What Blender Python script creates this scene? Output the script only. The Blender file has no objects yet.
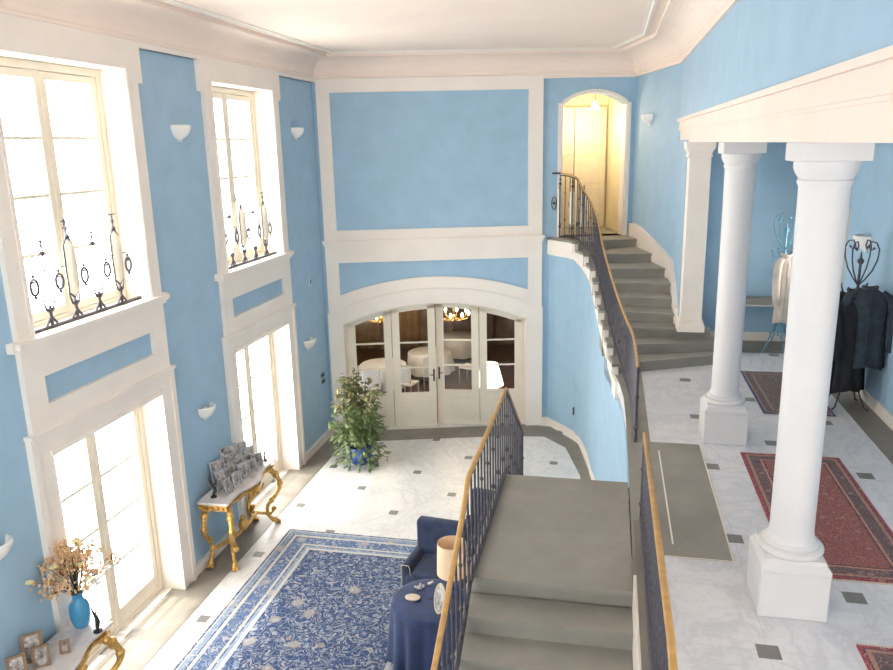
import bpy, bmesh, math, random
from mathutils import Vector, Matrix
random.seed(7)
PI = math.pi
S = bpy.context.scene
COL = S.collection

# ------------------------------------------------------------------ materials
class NT:
    """small node-tree writer"""
    def __init__(s, name):
        s.m = bpy.data.materials.new(name); s.m.use_nodes = True
        s.t = s.m.node_tree; s.b = s.t.nodes['Principled BSDF']; s.out = s.t.nodes['Material Output']
    def n(s, typ, **kw):
        x = s.t.nodes.new(typ)
        for k, v in kw.items(): setattr(x, k, v)
        return x
    def link(s, a, b): s.t.links.new(a, b)
    def put(s, sock, v):
        if isinstance(v, bpy.types.NodeSocket): s.link(v, sock)
        elif v is not None: sock.default_value = v
    def math(s, op, a, b=None, c=None, clamp=False):
        x = s.n('ShaderNodeMath', operation=op, use_clamp=clamp)
        s.put(x.inputs[0], a); s.put(x.inputs[1], b)
        if c is not None: s.put(x.inputs[2], c)
        return x.outputs[0]
    def mix(s, f, a, b, blend='MIX'):
        x = s.n('ShaderNodeMix', data_type='RGBA', blend_type=blend)
        s.put(x.inputs[0], f); s.put(x.inputs[6], a); s.put(x.inputs[7], b)
        return x.outputs[2]
    def obj(s): return s.n('ShaderNodeTexCoord').outputs['Object']
    def xyz(s, v=None):
        x = s.n('ShaderNodeSeparateXYZ'); s.link(v or s.obj(), x.inputs[0]); return x.outputs
    def noise(s, scale, detail=4, vec=None, dist=0, rough=.55):
        x = s.n('ShaderNodeTexNoise'); s.link(vec or s.obj(), x.inputs['Vector'])
        x.inputs['Scale'].default_value = scale; x.inputs['Detail'].default_value = detail
        x.inputs['Distortion'].default_value = dist; x.inputs['Roughness'].default_value = rough
        return x.outputs['Fac']
    def vor(s, scale, feature='F1', out='Distance', vec=None, rnd=1):
        x = s.n('ShaderNodeTexVoronoi', feature=feature); s.link(vec or s.obj(), x.inputs['Vector'])
        x.inputs['Scale'].default_value = scale; x.inputs['Randomness'].default_value = rnd
        return x.outputs[out]
    def ramp(s, f, stops, interp='LINEAR'):
        x = s.n('ShaderNodeValToRGB'); r = x.color_ramp; r.interpolation = interp
        while len(r.elements) < len(stops): r.elements.new(.5)
        for e, (p, c) in zip(r.elements, stops):
            e.position = p; e.color = (*c, 1) if not isinstance(c, (int, float)) else (c, c, c, 1)
        s.link(f, x.inputs[0]); return x.outputs[0]
    def bump(s, h, strength=.2, dist=.01):
        x = s.n('ShaderNodeBump'); x.inputs['Strength'].default_value = strength
        x.inputs['Distance'].default_value = dist; s.link(h, x.inputs['Height'])
        s.link(x.outputs[0], s.b.inputs['Normal'])
    def fin(s, col=None, rough=.6, metal=0, **kw):
        if col is not None: s.put(s.b.inputs['Base Color'], (*col, 1) if isinstance(col, tuple) else col)
        s.put(s.b.inputs['Roughness'], rough); s.put(s.b.inputs['Metallic'], metal)
        for k, v in kw.items(): s.put(s.b.inputs[k.replace('_', ' ')], v)
        return s.m

def sr(r, g, b):
    f = lambda c: (c/255/12.92) if c/255 <= .04045 else ((c/255+.055)/1.055)**2.4
    return (f(r), f(g), f(b))

def plain(name, c, rough=.6, metal=0, var=.12, scale=6, bump=.1, **kw):
    t = NT(name); n = t.noise(scale, 5)
    d = tuple(x*(1-var) for x in c); l = tuple(min(1, x*(1+var)) for x in c)
    col = t.ramp(n, [(.3, d), (.7, l)])
    if bump: t.bump(t.noise(scale*9, 3), bump, .004)
    return t.fin(col, rough, metal, **kw)

BLUE = plain('blue wall paint', (.34, .507, .66), .65, var=.05, scale=3, bump=.06)
WHITE = plain('white painted plaster', (.86, .79, .725), .55, var=.03, scale=2, bump=.05)
COLW = plain('off-white column paint', (.70, .68, .685), .5, var=.03, scale=2, bump=.05)
CREAM = plain('cream painted wood', (.79, .72, .60), .45, var=.04, scale=3, bump=.05)
CEIL = plain('pale ceiling plaster', (.88, .74, .655), .8, var=.03, scale=1.2, bump=.05)
YELLOW = plain('pale yellow plaster', (.80, .71, .50), .7, var=.05, scale=2)
STONE = plain('grey stair stone', (.285, .27, .24), .62, var=.13, scale=2.2, bump=.15)
BORDER = plain('grey stone border', (.235, .21, .18), .5, var=.14, scale=2.5)
IRON = plain('dark wrought iron', (.075, .068, .085), .5, .3, var=.3, scale=20)
BLUEIRON = plain('pale blue painted iron', (.16, .36, .48), .4, .2, var=.2, scale=20)
GOLD = plain('gilded wood', (.66, .40, .12), .36, .7, var=.38, scale=26, bump=.5)
GOLDRAIL = plain('golden handrail', (.50, .29, .10), .4, .2, var=.18, scale=14)
NAVY = plain('navy velvet', (.022, .036, .085), .9, var=.3, scale=8, bump=.3, Sheen_Weight=.15)
NAVYCLOTH = plain('navy table cloth', (.026, .045, .125), .9, var=.25, scale=5, bump=.3, Sheen_Weight=.15)
PIPING = plain('cream piping', (.6, .52, .38), .7)
SHADE = plain('parchment lampshade', (.85, .62, .42), .8, var=.04)
LEAF = plain('green leaf', (.155, .21, .085), .5, var=.55, scale=9, bump=.2)
LEAF2 = plain('olive brown leaf', (.27, .24, .10), .5, var=.45, scale=9, bump=.2)
STEM = plain('brown stem', (.12, .08, .04), .8)
POT = plain('blue glazed pot', (.05, .11, .38), .25, var=.5, scale=14)
VASE = plain('turquoise blue vase', (.07, .31, .55), .3, var=.15, scale=8)
DRIED = plain('dried flower beige', (.72, .47, .27), .9, var=.3, scale=30)
PETAL = plain('pale yellow petal', (.74, .68, .38), .7, var=.15, scale=30)
PETALW = plain('white petal', (.85, .84, .84), .7, var=.05, scale=30)
BRONZE = plain('dark bronze', (.06, .055, .06), .4, .6, var=.3, scale=30)
SILVER = plain('silver frame', (.55, .53, .55), .32, .8, var=.25, scale=40, bump=.4)
SCONCE = plain('white plaster bowl', (.86, .84, .80), .6, var=.02)
DARKC = plain('charcoal wool', (.035, .045, .06), .95, var=.25, scale=12, bump=.4)
BLACKC = plain('black wool', (.018, .018, .024), .95, var=.3, scale=12, bump=.4)
WHITEC = plain('cream coat cloth', (.70, .62, .54), .9, var=.12, scale=7, bump=.4)
LINEN = plain('white table linen', (.68, .68, .70), .85, var=.05)
WOODD = plain('dark brown wood', (.12, .06, .03), .5, var=.3, scale=7)
TAN = plain('tan wall paper', (.26, .17, .10), .8, var=.3, scale=3)
SWITCH = plain('dark switch plate', (.10, .12, .14), .4)
SWITCHW = plain('white plastic plate', (.8, .82, .84), .4)
BAG = plain('terracotta leather', (.35, .13, .08), .6)

def m_marble(name, gx, gy, dx, dy, half, tint=(.80, .79, .79)):
    t = NT(name); o = t.obj(); x, y, z = t.xyz(o)
    a = t.math('ABSOLUTE', t.math('SUBTRACT', t.noise(1.1, 8, o, 1.6, .62), .5))
    vein = t.ramp(a, [(0, .0), (.035, .75), (.10, 1)])
    b = t.math('ABSOLUTE', t.math('SUBTRACT', t.noise(2.6, 8, o, 2.2, .6), .5))
    vein2 = t.ramp(b, [(0, .35), (.03, 1)])
    c = t.mix(t.math('MULTIPLY', vein, vein2), (tint[0]*.80, tint[1]*.81, tint[2]*.84, 1), (*tint, 1))
    c = t.mix(t.math('MULTIPLY', t.noise(.9, 3), .35), c, (tint[0]*.86, tint[1]*.82, tint[2]*.79, 1))
    u = t.math('DIVIDE', t.math('SUBTRACT', x, gx), dx); v = t.math('DIVIDE', t.math('SUBTRACT', y, gy), dy)
    # grid (i, j) with i + j even -> rotate to p = (u+v)/2, q = (u-v)/2 being integers
    p = t.math('MULTIPLY', t.math('ADD', u, v), .5); q = t.math('MULTIPLY', t.math('SUBTRACT', u, v), .5)
    fp = t.math('SUBTRACT', p, t.math('ROUND', p)); fq = t.math('SUBTRACT', q, t.math('ROUND', q))
    lx = t.math('ABSOLUTE', t.math('MULTIPLY', t.math('ADD', fp, fq), dx))
    ly = t.math('ABSOLUTE', t.math('MULTIPLY', t.math('SUBTRACT', fp, fq), dy))
    sq = t.math('LESS_THAN', t.math('MAXIMUM', lx, ly), half)
    # tile joints along both diagonals half-way between
    jx = t.math('ABSOLUTE', t.math('SUBTRACT', t.math('ABSOLUTE', t.math('SUBTRACT', u, t.math('ROUND', u))), 0))
    jy = t.math('ABSOLUTE', t.math('SUBTRACT', v, t.math('ROUND', v)))
    j = t.math('LESS_THAN', t.math('MINIMUM', jx, jy), .006)
    c = t.mix(t.math('MULTIPLY', j, .35), c, (.5, .49, .48, 1))
    c = t.mix(sq, c, (.20, .19, .18, 1))
    return t.fin(c, .33)
MARBLE = m_marble('white marble tiles lower', -4.26, 12.13, .835, .83, .075, (.82, .795, .77))
MARBLE2 = m_marble('white marble tiles gallery', 1.13, 6.33, .745, .77, .075, (.76, .76, .79))
TOP = m_marble('console marble top', 50, 50, 900, 900, .01, (.75, .70, .68))

def m_rug(name, hx, hy, bands, field, accents, sc=7.0, extra=None):
    """bands: [(distance from the edge, colour)], then the patterned field"""
    t = NT(name); o = t.obj(); x, y, z = t.xyz(o)
    d = t.math('MINIMUM', t.math('SUBTRACT', hx, t.math('ABSOLUTE', x)), t.math('SUBTRACT', hy, t.math('ABSOLUTE', y)))
    tot = bands[-1][0]
    f = t.math('DIVIDE', d, tot)
    stops = []; p = 0
    for dist, c in bands: stops.append((min(p, 1), c)); p = dist/tot
    stops.append((.9999, field))
    base = t.ramp(f, stops, 'CONSTANT')
    wob = t.n('ShaderNodeMix', data_type='VECTOR'); wob.inputs[0].default_value = .10
    nn = t.n('ShaderNodeTexNoise'); nn.inputs['Scale'].default_value = 3; t.link(o, nn.inputs['Vector'])
    t.link(o, wob.inputs[4]); t.link(nn.outputs['Color'], wob.inputs[5]); w = wob.outputs[1]
    c = base
    nz = t.noise(sc*.85, 1.5, w, .8)
    fr_ = t.math('FRACT', t.math('MULTIPLY', nz, 7.0))
    vine = t.math('LESS_THAN', fr_, .2)
    c = t.mix(t.math('MULTIPLY', vine, .78), c, (*accents[0], 1))
    e = t.vor(sc*2.6, 'DISTANCE_TO_EDGE', 'Distance', w)
    c = t.mix(t.math('MULTIPLY', t.math('LESS_THAN', e, .05), .35), c, (*accents[1], 1))
    f1 = t.vor(sc*1.5, 'F1', 'Distance', w)
    ring = t.math('LESS_THAN', t.math('ABSOLUTE', t.math('SUBTRACT', f1, .26)), .05)
    c = t.mix(t.math('MULTIPLY', ring, .75), c, (*accents[1], 1))
    dot = t.math('LESS_THAN', f1, .13); c = t.mix(t.math('MULTIPLY', dot, .85), c, (*accents[2], 1))
    g1 = t.vor(sc*.42, 'F1', 'Distance', w)
    big = t.math('LESS_THAN', g1, .17); bigr = t.math('LESS_THAN', t.math('ABSOLUTE', t.math('SUBTRACT', g1, .2)), .03)
    c = t.mix(t.math('MULTIPLY', big, .6), c, (*accents[0], 1)); c = t.mix(t.math('MULTIPLY', bigr, .7), c, (*accents[3], 1))
    c = t.mix(.22, c, base) if extra is None else t.mix(extra, c, base)
    t.bump(t.noise(180, 2), .4, .004)
    return t.fin(c, .95)
cr = (.56, .53, .47); lb = (.20, .27, .40); nv = (.03, .06, .155); mb = (.075, .13, .27)
RUGB = m_rug('blue floral carpet pile', 1.52, 2.3, [(.03, nv), (.05, cr), (.13, lb), (.15, nv), (.20, cr), (.40, mb), (.44, cr), (.46, nv), (.51, lb), (.56, cr), (.58, nv)], nv, [cr, (.36, .44, .56), cr, (.45, .35, .26)], 7)
rd = (.30, .10, .09)
RUGR = m_rug('red patterned carpet pile', .5, 1.24, [(.025, (.35, .05, .07)), (.04, (.10, .06, .08)), (.07, (.42, .22, .18)), (.17, (.12, .09, .10)), (.19, (.55, .28, .2)), (.21, (.1, .05, .07))], (.30, .10, .095), [(.50, .30, .24), (.16, .10, .12), (.62, .40, .28), (.12, .07, .1)], 16, .25)
RUGG = m_rug('brown patterned carpet pile', .42, .92, [(.025, (.05, .06, .22)), (.05, (.3, .22, .2)), (.12, (.14, .1, .1)), (.15, (.32, .26, .22))], (.16, .12, .115), [(.33, .28, .25), (.1, .08, .12), (.3, .2, .16), (.1, .08, .09)], 14, .3)

def m_glass():
    t = NT('thin clear glass'); tr = t.n('ShaderNodeBsdfTransparent'); gl = t.n('ShaderNodeBsdfGlossy')
    gl.inputs['Roughness'].default_value = .02; tr.inputs['Color'].default_value = (.95, .97, .97, 1)
    lw_ = t.n('ShaderNodeLayerWeight'); lw_.inputs['Blend'].default_value = .5
    fr = t.math('MULTIPLY_ADD', t.math('POWER', lw_.outputs['Facing'], 4.0), .7, .03)
    mx = t.n('ShaderNodeMixShader'); t.link(fr, mx.inputs[0]); t.link(tr.outputs[0], mx.inputs[1]); t.link(gl.outputs[0], mx.inputs[2])
    t.link(mx.outputs[0], t.out.inputs['Surface']); return t.m
GLASS = m_glass()
def m_photo(i):
    t = NT('framed portrait print'); o = t.obj(); n = t.noise(14+i*3, 3)
    c = t.ramp(n, [(.35, (.10, .09, .10)), (.5, (.40, .36, .34)), (.62, (.62, .58, .55))])
    return t.fin(c, .3)
PHOTO = [m_photo(i) for i in range(3)]
def m_emit(name, c, s):
    t = NT(name); return t.fin(c, .5, Emission_Color=(*c, 1), Emission_Strength=s)
LAMPON = m_emit('glowing lampshade', (1, .93, .82), 1.6)
BULB = m_emit('glowing lamp glass', (1, .85, .55), 5)

# ------------------------------------------------------------------ mesh helpers
class MB:
    def __init__(s): s.b = bmesh.new()
    def box(s, x0, x1, y0, y1, z0, z1, M=None):
        vs = [s.b.verts.new((x, y, z)) for x in (x0, x1) for y in (y0, y1) for z in (z0, z1)]
        for f in ((0, 1, 3, 2), (4, 6, 7, 5), (0, 4, 5, 1), (2, 3, 7, 6), (0, 2, 6, 4), (1, 5, 7, 3)):
            s.b.faces.new([vs[i] for i in f])
        if M is not None:
            for v in vs: v.co = M @ v.co
        return s
    def prism(s, pts, z0, z1, M=None):
        """horizontal polygon extruded from z0 to z1 (numbers or lists)"""
        n = len(pts); a = z0 if isinstance(z0, list) else [z0]*n; c = z1 if isinstance(z1, list) else [z1]*n
        lo = [s.b.verts.new((p[0], p[1], a[i])) for i, p in enumerate(pts)]
        hi = [s.b.verts.new((p[0], p[1], c[i])) for i, p in enumerate(pts)]
        s.b.faces.new(lo[::-1]); s.b.faces.new(hi)
        for i in range(n): s.b.faces.new((lo[i], lo[(i+1) % n], hi[(i+1) % n], hi[i]))
        if M is not None:
            for v in lo+hi: v.co = M @ v.co
        return s
    def grid(s, rows, closed_u=False, closed_v=False, caps=False):
        """rows of points -> quads"""
        V = [[s.b.verts.new(p) for p in r] for r in rows]; n = len(rows); m = len(rows[0])
        for i in range(n if closed_v else n-1):
            for j in range(m if closed_u else m-1):
                s.b.faces.new((V[i][j], V[i][(j+1) % m], V[(i+1) % n][(j+1) % m], V[(i+1) % n][j]))
        if caps and closed_u:
            s.b.faces.new(V[0][::-1]); s.b.faces.new(V[-1])
        return s
    def lathe(s, prof, seg=24, c=(0, 0, 0), sx=1, sy=1, M=None):
        rows = []
        for r, z in prof:
            rows.append([Vector((c[0]+sx*r*math.cos(2*PI*k/seg), c[1]+sy*r*math.sin(2*PI*k/seg), c[2]+z)) for k in range(seg)])
        if M is not None: rows = [[M @ p for p in r] for r in rows]
        return s.grid(rows, closed_u=True, caps=True)
    def tube(s, pts, r, seg=8, closed=False, flat=1.0):
        pts = [Vector(p) for p in pts]; n = len(pts)
        R = r if isinstance(r, (list, tuple)) else [r]*n
        rows = []; prev = None
        for i, p in enumerate(pts):
            if closed: d = pts[(i+1) % n]-pts[i-1]
            else: d = pts[min(i+1, n-1)]-pts[max(i-1, 0)]
            if d.length < 1e-9: d = Vector((0, 0, 1))
            d.normalize()
            if prev is None:
                up = Vector((0, 0, 1)) if abs(d.z) < .9 else Vector((0, 1, 0)); a = d.cross(up).normalized()
            else:
                a = prev-d*prev.dot(d); a.normalize()
            prev = a; b = d.cross(a)
            rows.append([p+(a*math.cos(2*PI*k/seg)+b*math.sin(2*PI*k/seg)*flat)*R[i] for k in range(seg)])
        return s.grid(rows, closed_u=True, closed_v=closed, caps=not closed)
    def ball(s, c, r, seg=10, sx=1, sy=1, sz=1):
        pr = [(max(.02, math.sin(PI*k/6))*r, -math.cos(PI*k/6)*r*sz) for k in range(7)]
        return s.lathe(pr, seg, c, sx, sy)
    def sweep(s, path, prof, closed=False, z0=0):
        """vertical profile (offset to the left of the path, z) swept with mitres along a plan path"""
        n = len(path); P = [Vector((p[0], p[1])) for p in path]; rows = []
        for i in range(n):
            if closed or 0 < i < n-1:
                d1 = (P[i]-P[i-1]).normalized(); d2 = (P[(i+1) % n]-P[i]).normalized()
            elif i == 0: d1 = d2 = (P[1]-P[0]).normalized()
            else: d1 = d2 = (P[i]-P[i-1]).normalized()
            n1 = Vector((-d1.y, d1.x)); n2 = Vector((-d2.y, d2.x)); m = (n1+n2)
            m = m/(max(.25, 1+n1.dot(n2)))
            rows.append([Vector((P[i].x+m.x*o, P[i].y+m.y*o, z0+z)) for o, z in prof])
        s.grid(rows, closed_v=closed)
        return s
    def bevel(s, w, seg=2, ang=.6):
        bmesh.ops.remove_doubles(s.b, verts=s.b.verts, dist=1e-6)
        es = [e for e in s.b.edges if len(e.link_faces) == 2 and e.calc_face_angle(0) > ang]
        bmesh.ops.bevel(s.b, geom=es, offset=w, segments=seg, profile=.5, affect='EDGES', clamp_overlap=True); return s
    def xf(s, M):
        for v in s.b.verts: v.co = M @ v.co
        return s
    def build(s, name, mat, parent=None, smooth=False, loc=None, sub=0, **tags):
        bmesh.ops.recalc_face_normals(s.b, faces=s.b.faces)
        me = bpy.data.meshes.new(name); s.b.to_mesh(me); s.b.free()
        mats = mat if isinstance(mat, list) else [mat]
        for m in mats: me.materials.append(m)
        if smooth:
            me.polygons.foreach_set('use_smooth', [True]*len(me.polygons))
        o = bpy.data.objects.new(name, me); COL.objects.link(o)
        if smooth == 'auto':
            md = o.modifiers.new('edges', 'EDGE_SPLIT'); md.split_angle = .7
        if sub:
            md = o.modifiers.new('subd', 'SUBSURF'); md.levels = md.render_levels = sub
        if parent: o.parent = parent
        if loc: o.location = loc
        for k, v in tags.items(): o[k] = v
        return o

def T(x=0, y=0, z=0, rz=0, rx=0, ry=0):
    return Matrix.Translation((x, y, z)) @ Matrix.Rotation(rz, 4, 'Z') @ Matrix.Rotation(ry, 4, 'Y') @ Matrix.Rotation(rx, 4, 'X')
def thing(name, label, cat, loc=(0, 0, 0), rz=0, group=None):
    o = bpy.data.objects.new(name, None); COL.objects.link(o); o.location = loc; o.rotation_euler = (0, 0, rz)
    o['label'] = label; o['category'] = cat
    if group: o['group'] = group
    o.empty_display_size = .1
    return o
def struct(name, label=None):
    o = bpy.data.objects.new(name, None); COL.objects.link(o); o['kind'] = 'structure'
    if label: o['label'] = label
    return o
def copy_tree(o, parent=None, loc=None, rz=None, label=None):
    c = o.copy(); COL.objects.link(c)
    if parent: c.parent = parent
    if loc is not None: c.location = loc
    if rz is not None: c.rotation_euler = (0, 0, rz)
    if label: c['label'] = label
    for ch in list(o.children): copy_tree(ch, c)
    return c
ST = dict(kind='structure')

# ------------------------------------------------------------------ camera
cam_d = bpy.data.cameras.new('camera'); cam = bpy.data.objects.new('camera', cam_d); COL.objects.link(cam)
R = [[0.97832978, -0.02926378, 0.20497434], [0.20592192, 0.24084087, -0.94846815], [-0.02161044, 0.97012335, 0.24164785]]
M = Matrix.Identity(4)
for i in range(3):
    for j in range(3): M[i][j] = R[i][j]
M.translation = (0, 0, 6); cam.matrix_world = M
cam_d.sensor_width = 36; cam_d.lens = 36*761.89/893; cam_d.clip_start = .05; cam_d.clip_end = 200
S.camera = cam

# ------------------------------------------------------------------ plan
XL = -5.75                       # blue face of the left wall
TB = .26268                      # the end wall is canted by this angle
cB, sB = math.cos(TB), math.sin(TB)
BX, BY = -5.7, 14.71
MBk = T(BX, BY, 0, TB)           # end wall frame: x along the wall, y into the wall
def Bp(s, n=0): return (BX+s*cB-n*sB, BY+s*sB+n*cB)
ZC = 7.3; ZT = 7.72; YB = -3.2   # cornice foot, ceiling, wall behind the viewer
CUR = [(-1.22, 15.93), (-1.08, 15.74), (-.82, 15.45), (-.62, 15.15), (-.47, 14.8), (-.37, 14.4), (-.29, 14.02), (-.21, 13.4), (-.12, 12.8), (-.02, 12.1), (.06, 11.56), (.14, 11.08), (.21, 10.6), (.255, 10.0), (.27, 9.2), (.27, 7.64)]
def curx(y, off=0):
    for (x0, y0), (x1, y1) in zip(CUR, CUR[1:]):
        if y1 <= y <= y0: return x0+(x1-x0)*(y0-y)/(y0-y1)+off
    return (CUR[-1][0] if y < CUR[-1][1] else CUR[0][0])+off
CORNER = (1.11, 13.87); CH = Bp(6.37)   # right wall corner above the colonnade, foot of the chamfer
GZ = 2.65; GX = 3.33

# floors
MB().box(-6.15, 1.5, YB, 14.6, -.2, 0).prism([(-6.15, 14.6), (1.5, 14.6), (1.5, 16.6), Bp(4.5, .3), Bp(-.4, .3)], -.2, 0).build('floor', MARBLE, **ST)
G = MB().prism([(.29, YB), (GX+.2, YB), (GX+.2, 13.5), (1.14, 13.5), (1.14, 12.9), (-.02, 12.1), (.06, 11.56), (.14, 11.08), (.21, 10.6), (.255, 10.0), (.29, 9.2)], GZ-.3, GZ)
G.build('floor', MARBLE2, **ST)
# stone borders, lower floor
inner = [(-5.3, 3.0), (-5.3, 14.0), Bp(.95, -.62), Bp(3.6, -.62), (-1.22, 15.13), (-.74, 14.6), (-.4, 13.3), (-.3, 12.2)]
outer = [(-5.9, 3.0), (-5.9, 14.66), Bp(.1, 0), Bp(4.2, 0), (-1.12, 15.72), (-.5, 14.85), (-.2, 13.3), (-.05, 12.2)]
b = MB()
for i in range(len(inner)-1): b.prism([outer[i], inner[i], inner[i+1], outer[i+1]], .0, .004)
b.build('trim_1', BORDER, **ST)
# gallery borders
MB().box(.27, 1.07, 5.93, 8.46, GZ, GZ+.006).prism([(.27, 8.46), (.53, 8.46), (.53, 11.7), (.02, 11.7), (.14, 11.08), (.21, 10.6), (.255, 10), (.27, 9.2)], GZ, GZ+.006).build('trim_2', STONE, **ST)
MB().box(2.98, GX, YB, 12.6, GZ, GZ+.004).box(1.14, GX, 12.6, 13.4, GZ, GZ+.004).build('trim_3', BORDER, **ST)
MB().box(.603, .617, 6.13, 8.21, GZ+.006, GZ+.009).build('trim_4', WHITE, **ST)
MB().box(1.065, 1.078, 5.93, 8.46, GZ+.004, GZ+.009).box(.53, 1.078, 5.922, 5.933, GZ+.004, GZ+.009).build('trim_5', CREAM, **ST)

# ------------------------------------------------------------------ left wall with its window bays
CY = [7.53, 11.66]
HW = 1.04
w = MB()
ys = [YB-.2]+[v for c in CY for v in (c-HW, c+HW)]+[14.9]
for i in range(0, len(ys), 2): w.box(-6.2, XL, ys[i], ys[i+1], 0, 8)
for c in CY:
    w.box(-6.2, XL, c-HW, c+HW, 2.95, 4.15).box(-6.2, XL, c-HW, c+HW, 6.98, 8)
w.build('wall_left', BLUE, **ST)
def surround(c, i):
    b = MB(); x1 = -5.69; x0 = XL-.005
    o = 1.27; j = 1.04
    for s in (-1, 1):
        f = lambda a, e: sorted((c+s*a, c+s*e))
        b.box(x0, x1, *f(j, o), 3.2, 6.82)                     # upper jamb
        b.box(x0, x1, *f(j, o+.1), 6.82, 7.24)                 # ear
        b.box(x0, x1-.012, *f(j, o+.04), 0, 3.2)
        b.box(x0, x1+.012, *f(o-.02, o+.06), 0, 3.2)           # outer bead of the door surround
        b.box(x0, x1+.01, *f(j, j+.05), 4.15, 6.98)
        b.box(x0, x1+.015, *f(o, o+.1), 4.1, 4.2)
        b.box(-6.12, x1-.002, *f(j-.012, j), 4.15, 6.98)       # reveal linings
        b.box(-6.12, x1-.002, *f(j-.012, j), 0, 2.93)
    b.box(x0, x1, c-j, c+j, 6.975, 7.24).box(x0, x1, c-j, c+j, 3.76, 4.15)
    b.box(x0, x1, c-j, c+j, 3.2, 3.46).box(x0, x1-.01, c-j, c+j, 2.9, 3.2)
    for s in (-1, 1):
        f = sorted((c+s*.99, c+s*j)); b.box(x0, x1+.0, *f, 3.46, 3.76)
    b.box(x0, x1+.07, c-o-.06, c+o+.06, 4.13, 4.19).box(x0, x1+.035, c-o-.03, c+o+.03, 4.08, 4.13)   # sill moulding
    b.box(x0, x1+.04, c-o-.07, c+o+.07, 3.17, 3.215).box(x0, x1+.02, c-o-.04, c+o+.04, 3.12, 3.17)    # door head moulding
    b.box(x0, x1+.012, c-j-.02, c+j+.02, 2.9, 2.96)
    b.box(-6.12, x1+.02, c-j, c+j, 4.13, 4.185).box(-6.12, x1-.002, c-j, c+j, 6.965, 6.98).box(-6.12, x1-.002, c-j, c+j, 2.92, 2.95)
    b.build('trim_%d' % (10+i), WHITE, **ST)
for i, c in enumerate(CY): surround(c, i)
def glazed(c, z0, z1, rows, name, low):
    """two-leaf glazed window or door with a fixed frame, at the back of the wall opening"""
    w = struct(name); xo = -6.08
    b = MB()
    for s in (-1, 1): b.box(xo-.04, xo+.05, *sorted((c+s*(HW-.012), c+s*(HW-.09))), z0, z1)
    b.box(xo-.04, xo+.05, c-HW+.09, c+HW-.09, z1-.09, z1)
    b.box(xo-.04, xo+.05, c-HW+.09, c+HW-.09, z0, z0+.05); b.bevel(.008, 1)
    b.build('frame', CREAM, w)
    for s in (-1, 1):
        y0, y1 = sorted((c+s*.004, c+s*(HW-.095)))
        b = MB(); st = .085
        b.box(xo-.02, xo+.035, y0, y0+st, z0+.055, z1-.095).box(xo-.02, xo+.035, y1-st, y1, z0+.055, z1-.095)
        b.box(xo-.02, xo+.035, y0+st, y1-st, z1-.095-st, z1-.095).box(xo-.02, xo+.035, y0+st, y1-st, z0+.055, z0+.055+low)
        b.bevel(.006, 1)
        leaf = b.build('leaf', CREAM, w)
        a = z0+.055+low; e = z1-.095-st; b = MB()
        for k in range(1, rows):
            z = a+(e-a)*k/rows; b.box(xo-.01, xo+.025, y0+st, y1-st, z-.019, z+.019)
        b.build('glazing_bar', CREAM, leaf)
        MB().box(xo+.002, xo+.007, y0+st, y1-st, a, e).build('pane', GLASS, leaf)
    b = MB().tube([(xo+.04, c+.02, z0+1.0), (xo+.07, c+.02, z0+1.0), (xo+.07, c+.02, z0+1.1)], .009, 6)
    b.build('handle', BRONZE, w)
for i, c in enumerate(CY):
    glazed(c, 4.185, 6.965, 4, 'window_%d' % (i+1), .09)
    glazed(c, 0.0, 2.92, 4, 'door_%d' % (i+1), .22)

# ------------------------------------------------------------------ end wall (canted) with the arched door opening
def arch(s0, s1, zs, zc, n=20):
    """points of a segmental arch from (s0,zs) over zc to (s1,zs)"""
    h = zc-zs; c = (s1-s0)/2; r = (c*c+h*h)/(2*h); cx = (s0+s1)/2; cz = zc-r; a = math.asin(min(1, c/r))
    if h > c*.999: a = PI/2
    return [(cx+r*math.sin(-a+2*a*k/n), cz+r*math.cos(-a+2*a*k/n)) for k in range(n+1)]
def slab_under(b, top_z, pts, y0, y1, M):
    """wall slab between an arch line and a level above it; pts (s,z)"""
    for (a, za), (c, zb) in zip(pts, pts[1:]):
        tz0 = top_z(a) if callable(top_z) else top_z; tz1 = top_z(c) if callable(top_z) else top_z
        if max(tz0-za, tz1-zb) < 1e-4: continue
        v = [b.b.verts.new(M @ Vector(p)) for p in ((a, y0, za), (c, y0, zb), (c, y0, tz1), (a, y0, tz0), (a, y1, za), (c, y1, zb), (c, y1, tz1), (a, y1, tz0))]
        for f in ((0, 1, 2, 3), (7, 6, 5, 4), (0, 4, 5, 1), (2, 6, 7, 3)): b.b.faces.new([v[i] for i in f])
A1 = arch(.31, 4.16, 2.40, 2.81); A1o = arch(.27, 4.2, 3.02, 3.36); A2 = arch(4.87, 6.20, 6.70, 6.95, 14)
w = MB(); TH = .32
w.box(-.5, .31, .0, TH, 0, 8, MBk).box(4.16, 4.87, 0, TH, 0, 8, MBk).box(6.2, 6.7, 0, TH, 0, 8, MBk)
w.box(4.87, 6.2, 0, TH, 0, 4.1, MBk)
slab_under(w, 8, A1, 0, TH, MBk); slab_under(w, 8, A2, 0, TH, MBk)
w.build('wall_end', BLUE, **ST)
b = MB(); F = -.055
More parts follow.
